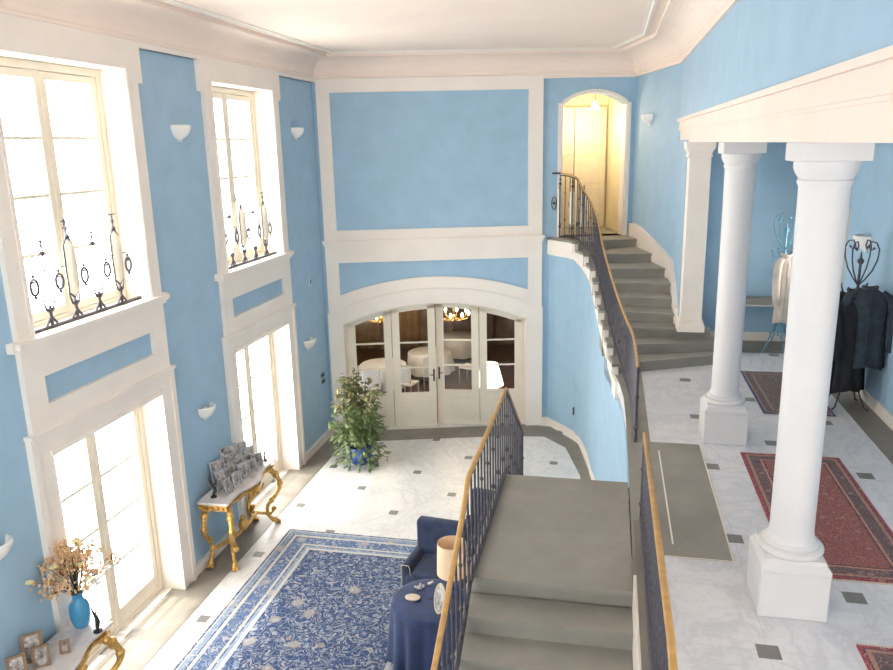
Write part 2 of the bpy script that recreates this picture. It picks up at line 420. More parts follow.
# white framing of the big opening and the panels
b.box(.02, .28, F, .0, 0, 7.3, MBk).box(4.2, 4.49, F, 0, 0, 7.3, MBk).box(.28, 4.2, F, 0, 7.04, 7.3, MBk)
b.box(.28, 4.2, F, 0, 3.70, 4.36, MBk)
b.box(-.02, 4.53, F-.07, 0, 4.10, 4.16, MBk).box(0, 4.51, F-.04, 0, 4.05, 4.10, MBk)
lo = arch(.28, 4.2, 2.42, 2.80+.0)
def z_on(pts, s):
    if s <= pts[0][0]: return pts[0][1]
    for (a, za), (c, zb) in zip(pts, pts[1:]):
        if a <= s <= c: return za+(zb-za)*(s-a)/(c-a)
    return pts[-1][1]
slab_under(b, lambda s: z_on(A1o, s), A1, F, .0, MBk)
b.box(.28, .311, F, 0, 0, 2.42, MBk).box(4.159, 4.2, F, 0, 0, 2.42, MBk)
slab_under(b, lambda s: z_on(A1o, s), [(.28, 2.42), (.311, 2.42)], F, 0, MBk)
slab_under(b, lambda s: z_on(A1o, s), [(4.159, 2.42), (4.2, 2.42)], F, 0, MBk)
mid = arch(-.02, 4.53, 2.62, 3.12)
b.box(-.0, .27, F-.03, 0, 0, 2.64, MBk).box(4.21, 4.51, F-.03, 0, 0, 2.64, MBk)
slab_under(b, lambda s: z_on(mid, s), [(s, max(z_on(A1, min(max(s, .31), 4.16)), 2.40)) for s in [.27+k*(3.94/24) for k in range(25)]], F-.03, 0, MBk)
b.box(.27, .312, F-.03, 0, 0, 2.43, MBk).box(4.158, 4.21, F-.03, 0, 0, 2.43, MBk)
b.sweep([], []) if False else None
# reveal linings
b.box(.31, .322, 0, TH, 0, 2.41, MBk).box(4.148, 4.16, 0, TH, 0, 2.41, MBk)
b.build('trim_20', WHITE, **ST)
# blue recess of the panels shows the wall itself; upper arch-door casing
b = MB(); Ao = arch(4.80, 6.27, 6.74, 7.02, 14)
slab_under(b, lambda s: z_on(Ao, s), [(p[0], p[1]) for p in A2], -.03, TH, MBk)
b.box(4.80, 4.872, -.03, .0, 4.1, 6.76, MBk).box(6.198, 6.27, -.03, 0, 4.1, 6.76, MBk)
b.box(4.86, 4.90, -.0, TH, 4.1, 6.72, MBk).box(6.17, 6.21, 0, TH, 4.1, 6.72, MBk)
b.build('trim_21', WHITE, **ST)

# right part of the end: chamfer, upper wall over the colonnade, short wall behind the pilaster
def wall_seg(b, p, q, th, z0, z1):
    d = Vector((q[0]-p[0], q[1]-p[1])).normalized(); n = Vector((d.y, -d.x))*th     # thickness to the right of travel
    b.prism([p, q, (q[0]+n.x, q[1]+n.y), (p[0]+n.x, p[1]+n.y)], z0, z1)
b = MB(); wall_seg(b, CH, CORNER, -.2, 0, 8); b.build('wall_chamfer', BLUE, **ST)
MB().box(1.11, 1.5, YB-.2, 13.95, 6.30, 8).box(1.11, 1.40, 12.30, 13.95, 2.4, 6.0).build('wall_right', BLUE, **ST)
MB().box(1.3, GX+.2, 13.4, 13.6, 2.4, 6.4).build('wall_gallery_end', BLUE, **ST)
w = MB(); gw = [(11.85, 12.66, 3.9, 4.95), (.6, 2.6, 3.3, 5.4)]  # second opening is an added, unseen window that brightens the gallery
w.box(GX, GX+.3, 12.66, 13.6, 2.4, 6.4).box(GX, GX+.3, 11.85, 12.66, 2.4, 3.9).box(GX, GX+.3, 11.85, 12.66, 4.95, 6.4)
w.box(GX, GX+.3, 2.6, 11.85, 2.4, 6.4).box(GX, GX+.3, YB, .6, 2.4, 6.4)
for a, e in ((.6, 2.6),): w.box(GX, GX+.3, a, e, 2.4, 3.3).box(GX, GX+.3, a, e, 5.4, 6.4)
w.build('wall_gallery', BLUE, **ST)
for i, (a, e, z0, z1) in enumerate(gw):
    o = struct('window_%d' % (9+i)); b = MB()
    b.box(GX-.03, GX+.3, a-.05, a+.02, z0-.05, z1+.05).box(GX-.03, GX+.3, e-.02, e+.05, z0-.05, z1+.05)
    b.box(GX-.03, GX+.3, a, e, z0-.05, z0+.02).box(GX-.03, GX+.3, a, e, z1-.02, z1+.05)
    b.box(GX+.2, GX+.24, (a+e)/2-.04, (a+e)/2+.04, z0, z1)
    b.build('frame', CREAM, o); MB().box(GX+.215, GX+.22, a+.02, e-.02, z0+.02, z1-.02).build('pane', GLASS, o)
MB().box(-6.2, -4.6, YB-.2, YB, 0, 8).box(-1.0, GX+.3, YB-.2, YB, 0, 8).box(-4.6, -1.0, YB-.2, YB, 0, 3.6).box(-4.6, -1.0, YB-.2, YB, 7.0, 8).build('wall_near', BLUE, **ST)
o = struct('window_12'); b = MB()  # unseen window added behind the viewer to brighten the end wall
for x in (-4.6, -3.43, -2.24, -1.07): b.box(x, x+.07, YB-.15, YB-.07, 3.6, 7.0)
b.box(-4.6, -1.0, YB-.15, YB-.07, 3.6, 3.68).box(-4.6, -1.0, YB-.15, YB-.07, 6.92, 7.0).box(-4.6, -1.0, YB-.13, YB-.09, 5.28, 5.32)
b.build('frame', CREAM, o); MB().box(-4.55, -1.05, YB-.112, YB-.108, 3.66, 6.94).build('pane', GLASS, o)
# ceilings
MB().prism([(-6.2, YB-.2), (1.5, YB-.2), (1.5, 14.2), (.9, 17), (-6.2, 15)], ZT, ZT+.2).build('ceiling', CEIL, **ST)
MB().box(1.15, GX+.3, YB-.2, 13.6, 6.3, 6.4).build('ceiling', CEIL, **ST)
# coved cornice round the room
path = [(XL+.0, YB), (1.11, YB), CORNER, CH, (BX+.0, BY)]
path = [(1.11, YB), CORNER, CH, (BX-.05, BY-.013), (XL, YB)]
prof = [(0, -.06), (.035, -.06), (.035, .0), (.06, .015), (.06, .05)]
for k in range(9):
    a = k/8*PI/2; prof.append((.07+.36*(1-math.cos(a)), .06+.30*math.sin(a)))
prof += [(.46, .36), (.46, .42)]
b = MB().sweep(path, prof, closed=True, z0=ZC)
b.build('trim_22', CEIL, **ST)
b = MB().sweep(path, [(.60, .42), (.60, .395), (.64, .39), (.66, .405), (.70, .405), (.70, .42)], closed=True, z0=ZC)
b.build('trim_23', WHITE, **ST)
b = MB(); b.box(XL-.005, -5.70, YB, 14.72, 7.24, 7.32); b.build('trim_24', WHITE, **ST)

# curved wall under the stair
NOS = [11.08, 11.56, 12.07, 12.60, 13.07, 13.43, 13.90, 14.60, 15.20]      # left ends of the nosings, step 1..8 and landing
def zst(y):       # height of the step surface at plan position y on the left edge
    k = sum(1 for v in NOS if y >= v-1e-6); return GZ+.1611*k
def zsmooth(y):   # nosing line
    if y <= NOS[0]: return GZ+.02
    for k in range(8):
        if y <= NOS[k+1]: return GZ+.1611*(k+1+(y-NOS[k])/(NOS[k+1]-NOS[k]))
    return 4.1
ysamp = []
for (x0, y0), (x1, y1) in zip(CUR, CUR[1:]):
    for k in range(4): ysamp.append(y0+(y1-y0)*k/4)
ysamp.append(CUR[-1][1])
b = MB(); pts = [(curx(y), y) for y in ysamp]
def offs(pts, d):
    o = []
    for i, p in enumerate(pts):
        a = Vector(pts[max(i-1, 0)]); c = Vector(pts[min(i+1, len(pts)-1)]); t = (c-a).normalized(); o.append((p[0]-t.y*-d*-1 if False else p[0]+t.y*d, p[1]-t.x*d))
    return o
inn = offs(pts, -.12)       # towards the gallery side
for i in range(len(pts)-1):
    z = [zsmooth(pts[i][1])-.22, zsmooth(pts[i+1][1])-.22]
    z = [min(q, GZ-.02) if pts[i][1] < 10.9 else q for q in z]
    b.prism([pts[i], pts[i+1], inn[i+1], inn[i]], 0, [z[0], z[1], z[1], z[0]])
b.build('wall_stair', BLUE, smooth=False, **ST)
bo = offs(pts, .02); b = MB()
for i in range(len(pts)-1): b.prism([bo[i], bo[i+1], pts[i+1], pts[i]], 0, .16)
b.build('baseboard_stair', WHITE, **ST)
b = MB().box(XL, -5.70, 8.86, 10.33, 0, .16).box(XL, -5.70, 12.99, 14.7, 0, .16).box(XL, -5.7, 4.7, 6.2, 0, .16); b.build('baseboard_left', WHITE, **ST)
b = MB().box(4.5, 4.66, -.03, 0, 0, .16, MBk); b.build('baseboard_end', WHITE, **ST)
b = MB().box(GX-.025, GX, YB, 13.4, GZ, GZ+.15).box(1.4, GX, 13.375, 13.4, GZ, GZ+.15); b.build('baseboard_gallery', WHITE, **ST)
# wall below the gallery edge beside the flight
MB().box(.27, .42, YB, 7.64, 0, GZ-.3).box(.27, .292, YB, 5.62, GZ-.3, GZ-.0).build('wall_flight', WHITE, **ST)
MB().box(.292, .42, YB, 6.5, GZ, GZ+.02).box(.27, .42, 5.6, 5.93, GZ-.3, GZ+.006).build('trim_25', BORDER, **ST)

# entablature over the columns
b = MB()
b.box(1.125, 1.56, YB, 13.84, 5.97, 6.14).box(1.112, 1.58, YB, 13.86, 6.14, 6.165).box(1.098, 1.6, YB, 13.87, 6.165, 6.2).box(1.105, 1.56, YB, 13.87, 6.2, 6.30).box(1.07, 1.56, YB, 13.88, 6.30, 6.345)
b.build('trim_26', CEIL, **ST)

# ------------------------------------------------------------------ staircases
def flight(root, xs, y0, z0, run, rise, n, sgn):
    for k in range(n):
        z = z0-rise*(k+1); ya = y0+sgn*run*k; yb = ya+sgn*(run+.0)
        bb = MB().box(xs[0], xs[1], min(ya, yb), max(ya, yb), 0 if z > .02 else -.02, max(z, .02)-.035)
        bb.box(xs[0], xs[1], min(ya, yb+sgn*.028), max(ya, yb+sgn*.028), max(z, .02)-.035, max(z, .02)); bb.build('step', STONE, root)
st = thing('staircase', 'straight grey stone staircase with wide landing, between the two iron railings', 'stairs', (-.4, 6.6, 0))
inv = Matrix.Translation((.4, -6.6, 0))
def sp(b, name, mat, **k):
    return b.xf(inv).build(name, mat, st, **k)
b = MB().box(-1.08, .27, 5.59, 7.66, 2.46, 2.5); sp(b.box(-1.08, .27, 5.65, 7.62, 2.25, 2.46), 'landing', STONE)
sp(MB().box(-1.06, .27, 5.66, 7.6, 0, 2.25), 'landing_wall', WHITE)
for k in range(14):
    z = 2.5-.1667*(k+1)
    bb = MB().box(-1.08, .27, 5.62-.31*(k+1), 5.62-.31*k, max(0, z-.3), z-.035).box(-1.08, .27, 5.59-.31*(k+1), 5.62-.31*k, z-.035, z); sp(bb, 'step', STONE)
for k in range(14):
    z = 2.5-.1667*(k+1)
    bb = MB().box(-1.08, .24, 7.64+.25*k, 7.64+.25*(k+1), 0, z); sp(bb, 'step', STONE)

cs = thing('curved_staircase', 'grey stone steps curving up from the marble gallery to the arched doorway', 'stairs', (.5, 12.5, GZ))
invc = Matrix.Translation((-.5, -12.5, -GZ))
RN = [(1.72, 11.82), (1.70, 11.98), (1.60, 12.14), (1.10, 12.42), (1.10, 12.90), (1.11, 13.40), (1.06, 14.05), (.86, 14.80), (.60, 15.75)]
for k in range(9):
    z = GZ+.1611*(k+1); yl = NOS[k]
    lpt = (curx(yl, -.045), yl-.03)
    if k < 8:
        nl = NOS[k+1]; ys_ = [yl+(nl-yl)*i/4 for i in range(1, 5)]
        poly = [lpt]+[RN[k]]
        if k == 0: poly += [(1.75, 12.25), (1.45, 12.3)]
        elif k == 1: poly += [(1.72, 12.25), (1.45, 12.3)]
        elif k == 2: poly += [(1.60, 12.28), (1.12, 12.34)]
        poly += [(RN[k+1][0], RN[k+1][1]+.04)] if k not in (0, 1) else [(1.12, 12.5)]
        poly += [(curx(v, -.015), v+(.04 if v == ys_[-1] else 0)) for v in ys_[::-1]]
    else:
        poly = [lpt, RN[8], Bp(6.33), Bp(4.62), (-1.17, 15.88), (-1.0, 15.68), (-.8, 15.44)]
        poly = [lpt, RN[8], Bp(6.33), Bp(4.66), (-1.05, 15.72), (-.80, 15.45)]
    bb = MB().prism(poly, z-.04, z)
    # riser block, set back a little under the nosing
    c = Vector((sum(p[0] for p in poly)/len(poly), sum(p[1] for p in poly)/len(poly)))
    low = [(p[0], p[1]+(.03 if i < 2 else 0)) for i, p in enumerate(poly)]
    bb.prism(low, z-(.1611*(min(k, 2)+1)) if k < 3 else z-.24, z-.04)
    bb.xf(invc).build('step', STONE, cs)
# stepped white stringer on the outside
b = MB(); so = offs(pts, .035)
fine = []
yy = 15.93
while yy > 10.75:
    fine.append(yy); yy -= .03
for v in NOS: fine += [v-.031, v-.029]
fine = sorted(set(fine), reverse=True)
fp = [(curx(y), y) for y in fine]; fo = offs(fp, .035); fi = offs(fp, -.05)
for i in range(len(fp)-1):
    ym = (fp[i][1]+fp[i+1][1])/2+.03
    zt = zst(ym)-.045 if ym > NOS[0] else GZ-.01
    zb = [zsmooth(fp[i][1])-.30-.05*min(1, max(0, fp[i][1]-14)), zsmooth(fp[i+1][1])-.30-.05*min(1, max(0, fp[i+1][1]-14))]
    b.prism([fo[i], fo[i+1], fi[i+1], fi[i]], [zb[0], zb[1], zb[1], zb[0]], zt)
b.xf(invc).build('stringer', WHITE, cs)
# skirting up the inner wall of the stair
sk = [(1.24, 12.28, 3.28), (1.10, 12.45, 3.42), (1.10, 12.9, 3.66), (1.11, 13.4, 3.82), (1.09, 13.90, 3.96), (.98, 14.33, 4.06), (.84, 14.83, 4.18), (.60, 15.72, 4.34), (.50, 16.02, 4.36), (.44, 16.3, 4.36)]
b = MB()
for a, e in zip(sk, sk[1:]):
    d = Vector((e[0]-a[0], e[1]-a[1])).normalized(); n = Vector((-d.y, d.x))*.05
    b.prism([(a[0]+.12, a[1]), (e[0]+.12, e[1]), (e[0]+n.x, e[1]+n.y), (a[0]+n.x, a[1]+n.y)], [a[2]-.75, e[2]-.75, e[2]-.75, a[2]-.75], [a[2], e[2], e[2], a[2]])
b.xf(invc).build('skirting', WHITE, cs)

# ------------------------------------------------------------------ railings
def baluster_mesh(h, kind):
    b = MB(); b.tube([(0, 0, 0), (0, 0, h)], .010, 6)
    if kind == 0:
        b.ball((0, 0, h*.30), .02, 6, sz=1.6); b.ball((0, 0, h*.72), .017, 6, sz=1.5)
    elif kind == 1:
        ring = [(0, .032*math.cos(a), h*.55+.055*math.sin(a)) for a in [2*PI*k/12 for k in range(12)]]
        b.tube(ring, .006, 5, closed=True); b.ball((0, 0, h*.12), .018, 6)
    elif kind == 2:
        for s in (-1, 1):
            cur = [(0, s*(.05-.045*t/9)*math.sin(t*.62), h*.2+t*.030) for t in range(11)]
            b.tube(cur, .0055, 5)
    return b
BM = {}
def baluster(root, p, h, kind, rz=0):
    key = (round(h, 2), kind)
    if key not in BM:
        o = baluster_mesh(h, kind).build('baluster', IRON, root); BM[key] = o.data
    else:
        o = bpy.data.objects.new('baluster', BM[key]); COL.objects.link(o); o.parent = root
    o.location = p; o.rotation_euler = (0, 0, rz); return o
def railing(label, path, h, spacing, base_h=.03, newels=(0, -1), rail_r=.022, kinds=(0, 1, 0, 2), flat=.75, group=None, iron_from=None, hs=None):
    """path of base points; handrail h above"""
    o0 = Vector(path[0]); root = thing('stair_railing', label, 'railing', tuple(o0), group=group)
    P = [Vector(p)-o0 for p in path]
    hs = hs or [h]*len(P)
    top = [p+Vector((0, 0, hh)) for p, hh in zip(P, hs)]
    MB().tube(top, rail_r, 8, flat=flat).build('handrail', GOLDRAIL, root, smooth=True)
    MB().tube([p+Vector((0, 0, hh-.035)) for p, hh in zip(P, hs)], .012, 6).build('top_bar', IRON, root)
    MB().tube([p+Vector((0, 0, base_h)) for p in P], .02, 6).build('bottom_bar', IRON, root)
    L = [0]
    for a, c in zip(P, P[1:]): L.append(L[-1]+(Vector((c.x-a.x, c.y-a.y, 0))).length)
    n = int(L[-1]/spacing); i = 0
    for k in range(n+1):
        d = L[-1]*k/n
        while i < len(L)-2 and d > L[i+1]: i += 1
        t = (d-L[i])/max(1e-6, L[i+1]-L[i]); p = P[i].lerp(P[i+1], t); hh = hs[i]+(hs[i+1]-hs[i])*t
        dirv = P[i+1]-P[i]; rz = math.atan2(dirv.y, dirv.x)-PI/2
        if (k == 0 and 0 in newels) or (k == n and -1 in newels):
            b = MB().tube([(0, 0, -.0), (0, 0, hh)], .018, 8); b.ball((0, 0, hh*.2), .03, 8); b.ball((0, 0, hh*.6), .028, 8)
            o = b.build('newel_post', IRON, root, smooth='auto'); o.location = p
        else: baluster(root, p+Vector((0, 0, .0)), round((hh-.03)*50)/50, kinds[k % len(kinds)], rz)
    return root
lx = -1.03
pathL = []
for k in range(9, 0, -1): pathL.append((lx, 5.62-.31*k-.1, 2.5-.1667*k-.0))
pathL += [(lx, 5.45, 2.5), (lx, 7.72, 2.5), (lx, 9.27, 1.44)]
railing('iron railing with golden handrail on the left side of the stair landing', pathL, .93, .165, kinds=(0, 2, 0, 1), hs=[.93]*9+[.96, .96, .95])
railing('iron railing with golden handrail at the gallery edge, between landing and columns', [(.36, 6.48, GZ+.02), (.36, 5.2, GZ+.02), (.36, 3.46, GZ+.02), (.36, 3.36, GZ+.02), (.36, 2.2, GZ+.02)], .90, .125, newels=(0,), hs=[.84, .87, .92, .90, .62])
pc = [(.36, 8.43, GZ)]
for y in (9.2, 10.0, 10.6): pc.append((curx(y, .09), y, GZ))
for k, v in enumerate(NOS): pc.append((curx(v, .07), v+.06, GZ+.1611*(k+1)))
pc += [(-.62, 15.5, 4.1), (-.80, 15.72, 4.1), (-1.0, 15.86, 4.1)]
hsC = [.90, .90, .90, .88, .84, .82, .80, .80, .80, .84, .90, .98, 1.12, 1.22, 1.28, 1.3]
def smoothpath(p, hh):
    P = [Vector((*a, q)) for a, q in zip(p, hh)]
    for _ in range(2):
        Q = [P[0]]
        for a, c in zip(P, P[1:]): Q += [a.lerp(c, .25), a.lerp(c, .75)]
        Q.append(P[-1]); P = Q
    return [tuple(v[:3]) for v in P], [v[3] for v in P]
pc2, hs2 = smoothpath(pc, hsC)
cr_rail = railing('curving iron railing with thin golden handrail climbing beside the curved steps', pc2, .9, .13, newels=(0,), hs=hs2, rail_r=.018)
def lantern(root, p, h, core=True):
    """tall lozenge-shaped baluster with a pale core"""
    b = MB(); z0 = h*.18; z1 = h*.86
    for s in (-1, 1):
        b.tube([(0, 0, z0), (0, s*.07, z0+.08), (0, s*.078, (z0+z1)/2), (0, s*.068, z1-.10), (0, s*.012, z1)], .012, 6)
    b.tube([(0, 0, 0), (0, 0, z0)], .012, 6).tube([(0, 0, z1), (0, 0, h)], .010, 6)
    b.ball((0, 0, z0), .028, 8).ball((0, 0, z1), .028, 8).ball((0, 0, h*.93), .02, 8)
    o = b.build('ornamental_post', IRON, root); o.location = p
    if core:
        c = MB().lathe([(.01, z0+.03), (.052, z0+.10), (.056, (z0+z1)/2), (.05, z1-.12), (.008, z1-.02)], 10).build('core', CREAM, o, smooth=True)
    return o
base0 = Vector(pc2[0])
for px, py, pz, hh in ((-1.0, 15.86, 4.1, 1.27), (-.74, 15.62, 4.1, 1.22), (-.5, 15.2, 4.1, 1.1)):
    lantern(cr_rail, Vector((px, py, pz))-base0, hh)
MB().tube([Vector((-1.0, 15.86, 5.4))-base0, Vector((-1.16, 15.9, 5.4))-base0], .02, 8).build('handrail_end', IRON, cr_rail)
b = MB(); c0 = Vector((-1.12, 15.9, 4.8))-base0
b.tube([c0+Vector((.05*math.cos(a), 0, .13*math.sin(a))) for a in [2*PI*k/14 for k in range(14)]], .010, 5, closed=True).ball(c0, .03, 6)
b.build('ring_ornament', IRON, cr_rail)

# window railings
def window_rail(c, label):
    root = thing('window_railing', label, 'railing', (-5.83, c, 4.185), group=None)
    MB().box(-.02, .02, -1.0, 1.0, 0, .035).build('bottom_bar', IRON, root)
    MB().tube([(0, -1.02, .62), (0, 1.02, .62)], .006, 6).build('top_bar', IRON, root)
    for i, y in enumerate((-.60, -.19, .22, .63)):
        b = MB().tube([(0, 0, .03), (0, 0, .24)], .018, 6)
        b.ball((0, 0, .20), .03, 8)
        for s in (-1, 1):
            b.tube([(0, 0, .17), (0, s*.05, .2), (0, s*.075, .27), (0, s*.085, .33)], [.016, .013, .01, .006], 6)
            b.tube([(0, 0, .12), (0, s*.05, .07), (0, s*.085, .035)], [.018, .014, .01], 6)
        o = b.build('figure_foot', IRON, root); o.location = (0, y, 0)
        if i in (1, 3):
            b = MB()
            for s in (-1, 1): b.tube([(0, 0, .25), (0, s*.075, .32), (0, s*.082, .6), (0, s*.075, .84), (0, s*.02, .92)], .011, 6)
            b.ball((0, 0, .93), .03, 8).tube([(0, 0, .93), (0, 0, 1.1)], .009, 6).ball((0, 0, 1.02), .022, 6)
            b.tube([(0, -.06, 1.1), (0, .06, 1.1)], .007, 5)
            o = b.build('ornamental_post', IRON, root); o.location = (0, y, 0)
            MB().lathe([(.01, .27), (.062, .34), (.068, .6), (.062, .82), (.01, .9)], 10).build('core', CREAM, o, smooth=True)
        else:
            b = MB().tube([(0, 0, .24), (0, 0, .78)], .006, 6); b.tube([(0, -.05, .62), (0, -.09, .74), (0, -.02, .82), (0, 0, .92)], .007, 5)
            b.tube([(0, .05, .62), (0, .09, .74), (0, .02, .82), (0, 0, .92)], .007, 5).ball((0, 0, .80), .028, 6).ball((0, 0, .93), .018, 6)
            o = b.build('spear_post', IRON, root); o.location = (0, y, 0)
    for y in (-.78, -.40, .015, .42, .84):
        b = MB(); b.tube([(0, .055*math.cos(a), .47+.085*math.sin(a)) for a in [2*PI*k/14 for k in range(14)]], .015, 5, closed=True)
        b.ball((0, 0, .585), .018, 6).ball((0, 0, .36), .018, 6).ball((0, 0, .52), .014, 6)
        o = b.build('ring_ornament', IRON, root); o.location = (0, y, 0)
window_rail(CY[0], 'ornamental dark iron railing across the nearer tall upper window')
window_rail(CY[1], 'ornamental dark iron railing across the farther upper window')

# ------------------------------------------------------------------ columns
def column(x, y, label):
    root = thing('column', label, 'column', (x, y, GZ))
    h = 3.32
    b = MB().box(-.235, .235, -.235, .235, 0, .36).bevel(.008, 1)
    b.prism([(-.235, -.235), (.235, -.235), (.235, .235), (-.235, .235)], .36, .385)
    rows = []
    for hw, z in ((.235, .385), (.225, .40), (.205, .42), (.200, .45)): rows.append([(-hw, -hw, z), (hw, -hw, z), (hw, hw, z), (-hw, hw, z)])
    b.grid(rows, closed_u=True, caps=True); b.build('pedestal', COLW, root)
    pr = [(.18, .44)]+[(.205+.022*math.sin(a), .47-.025*math.cos(a)) for a in [PI*k/6 for k in range(7)]]
    pr += [(.188, .50), (.192, .512), (.186, .525), (.165, .535), (.156, .56), (.152, .60)]
    MB().lathe(pr, 32).build('base', COLW, root, smooth='auto')
    sh = [(.150, .60)]+[(.149+.008*(k/10)**2, .60+2.44*k/10) for k in range(1, 11)]
    MB().lathe(sh, 40).build('shaft', COLW, root, smooth='auto')
    MB().lathe([(.157, 3.038), (.170, 3.065), (.170, 3.08), (.162, 3.085), (.168, 3.10), (.184, 3.125), (.198, 3.16), (.198, 3.20)], 40).build('capital', COLW, root, smooth='auto')
    MB().box(-.212, .212, -.212, .212, 3.20, h).bevel(.006, 1).build('abacus', COLW, root)
column(1.36, 5.43, 'white round column nearest the viewer, on the marble gallery beside the red rug')
column(1.345, 8.75, 'second white round column from the viewer, beside the grey stone patch of gallery floor')
root = thing('pilaster', 'slim square white pilaster standing on the lowest curved steps', 'column', (1.27, 12.09, 3.13))
MB().box(-.20, .20, -.20, .2, 0, .10).box(-.18, .18, -.18, .18, .10, .16).build('base', WHITE, root)
MB().box(-.155, .155, -.155, .155, .16, 2.62).bevel(.01, 1).build('shaft', WHITE, root)
b = MB().box(-.17, .17, -.17, .17, 2.62, 2.66)
b.grid([[(-w_, -w_, z), (w_, -w_, z), (w_, w_, z), (-w_, w_, z)] for w_, z in ((.155, 2.66), (.17, 2.70), (.20, 2.74), (.21, 2.84))], closed_u=True, caps=True)
b.build('capital', WHITE, root)

# ------------------------------------------------------------------ wall sconces, switches, sockets
def sconce(p, rz, label, s=1.0):
    root = thing('wall_sconce', label, 'wall lamp', p, rz, group=None)
    # bowl projects along local +x
    rows = []
    for k in range(9):
        a = k/8; r = .165*math.sin(a*PI/2)**.5 if k else .04; z = -.17+.17*a
        rows.append([(max(.0, r*math.cos(t)*.95), r*1.0*math.sin(t), z) for t in [-PI/2+PI*j/14 for j in range(15)]])
    b = MB(); b.grid(rows)
    inn = [[(max(.0, p_[0]*.9), p_[1]*.9, p_[2]+.012) for p_ in r] for r in rows[1:]]
    b.grid(inn); b.grid([rows[-1], inn[-1]])
    b.build('bowl', SCONCE, root, smooth=True)
    MB().box(0, .02, -.05, .05, -.19, -.02).bevel(.006).build('wall_plate', SCONCE, root)
    root.scale = (s*1.08,)*3
lw = -5.745
sconce((lw, 9.69, 6.33), 0, 'white bowl wall lamp high on the blue wall between the two tall windows')
sconce((lw, 13.70, 6.36), 0, 'white bowl wall lamp high on the left wall, near the end corner')
sconce((lw, 9.62, 2.36), 0, 'white bowl wall lamp above the photograph-covered gilt table')
sconce((lw, 13.62, 2.35), 0, 'white bowl wall lamp low on the left wall, behind the potted plant')
sconce((lw, 5.60, 2.36), 0, 'white bowl wall lamp at the left edge of the view, above the dried flowers')
cd = Vector((CORNER[0]-CH[0], CORNER[1]-CH[1])).normalized(); cn = Vector((cd.y, -cd.x)); cn = cn if cn.x < 0 else -cn
cp = Vector(CH).lerp(Vector(CORNER), .38)
sconce((cp.x+cn.x*.005, cp.y+cn.y*.005, 6.48), math.atan2(cn.y, cn.x), 'white bowl wall lamp right of the arched doorway, above the curved steps')
sconce((GX-.005, 10.95, 4.72), PI, 'white wall lamp on the gallery wall behind the dark coat rack')
def plate(p, rz, label, mat, w_=.08, h_=.12, parts='switch'):
    root = thing('wall_switch' if parts == 'switch' else 'wall_socket', label, 'switch' if parts == 'switch' else 'socket', p, rz)
    MB().box(0, .012, -w_/2, w_/2, -h_/2, h_/2).bevel(.003, 1).build('plate', mat, root)
    b = MB()
    if parts == 'switch': b.box(.012, .02, -w_*.25, w_*.25, -h_*.3, h_*.3)
    else:
        for s in (-1, 1): b.box(.010, .014, -.02, .02, s*.028-.015, s*.028+.015)
    b.build('rocker' if parts == 'switch' else 'outlet', SWITCH if mat is SWITCHW or parts != 'switch' else BRONZE, root)
plate((XL, 14.30, 1.42), 0, 'upper dark switch plate on the left wall beside the plant', SWITCH, .18, .09)
plate((XL, 14.32, 1.28), 0, 'lower dark switch plate on the left wall beside the plant', SWITCH, .18, .09)
plate((XL, 13.95, 3.45), 0, 'small white wall plate halfway up the left wall near the end corner', SWITCHW, .07, .14)
plate((XL, 13.05, .42), 0, 'dark power socket low on the wall between far window and plant', SWITCH, .08, .16, 'socket')
plate((curx(15.1)-.0, 15.1, .62), PI-.55, 'dark power socket low on the curved blue wall', SWITCH, .1, .16, 'socket')

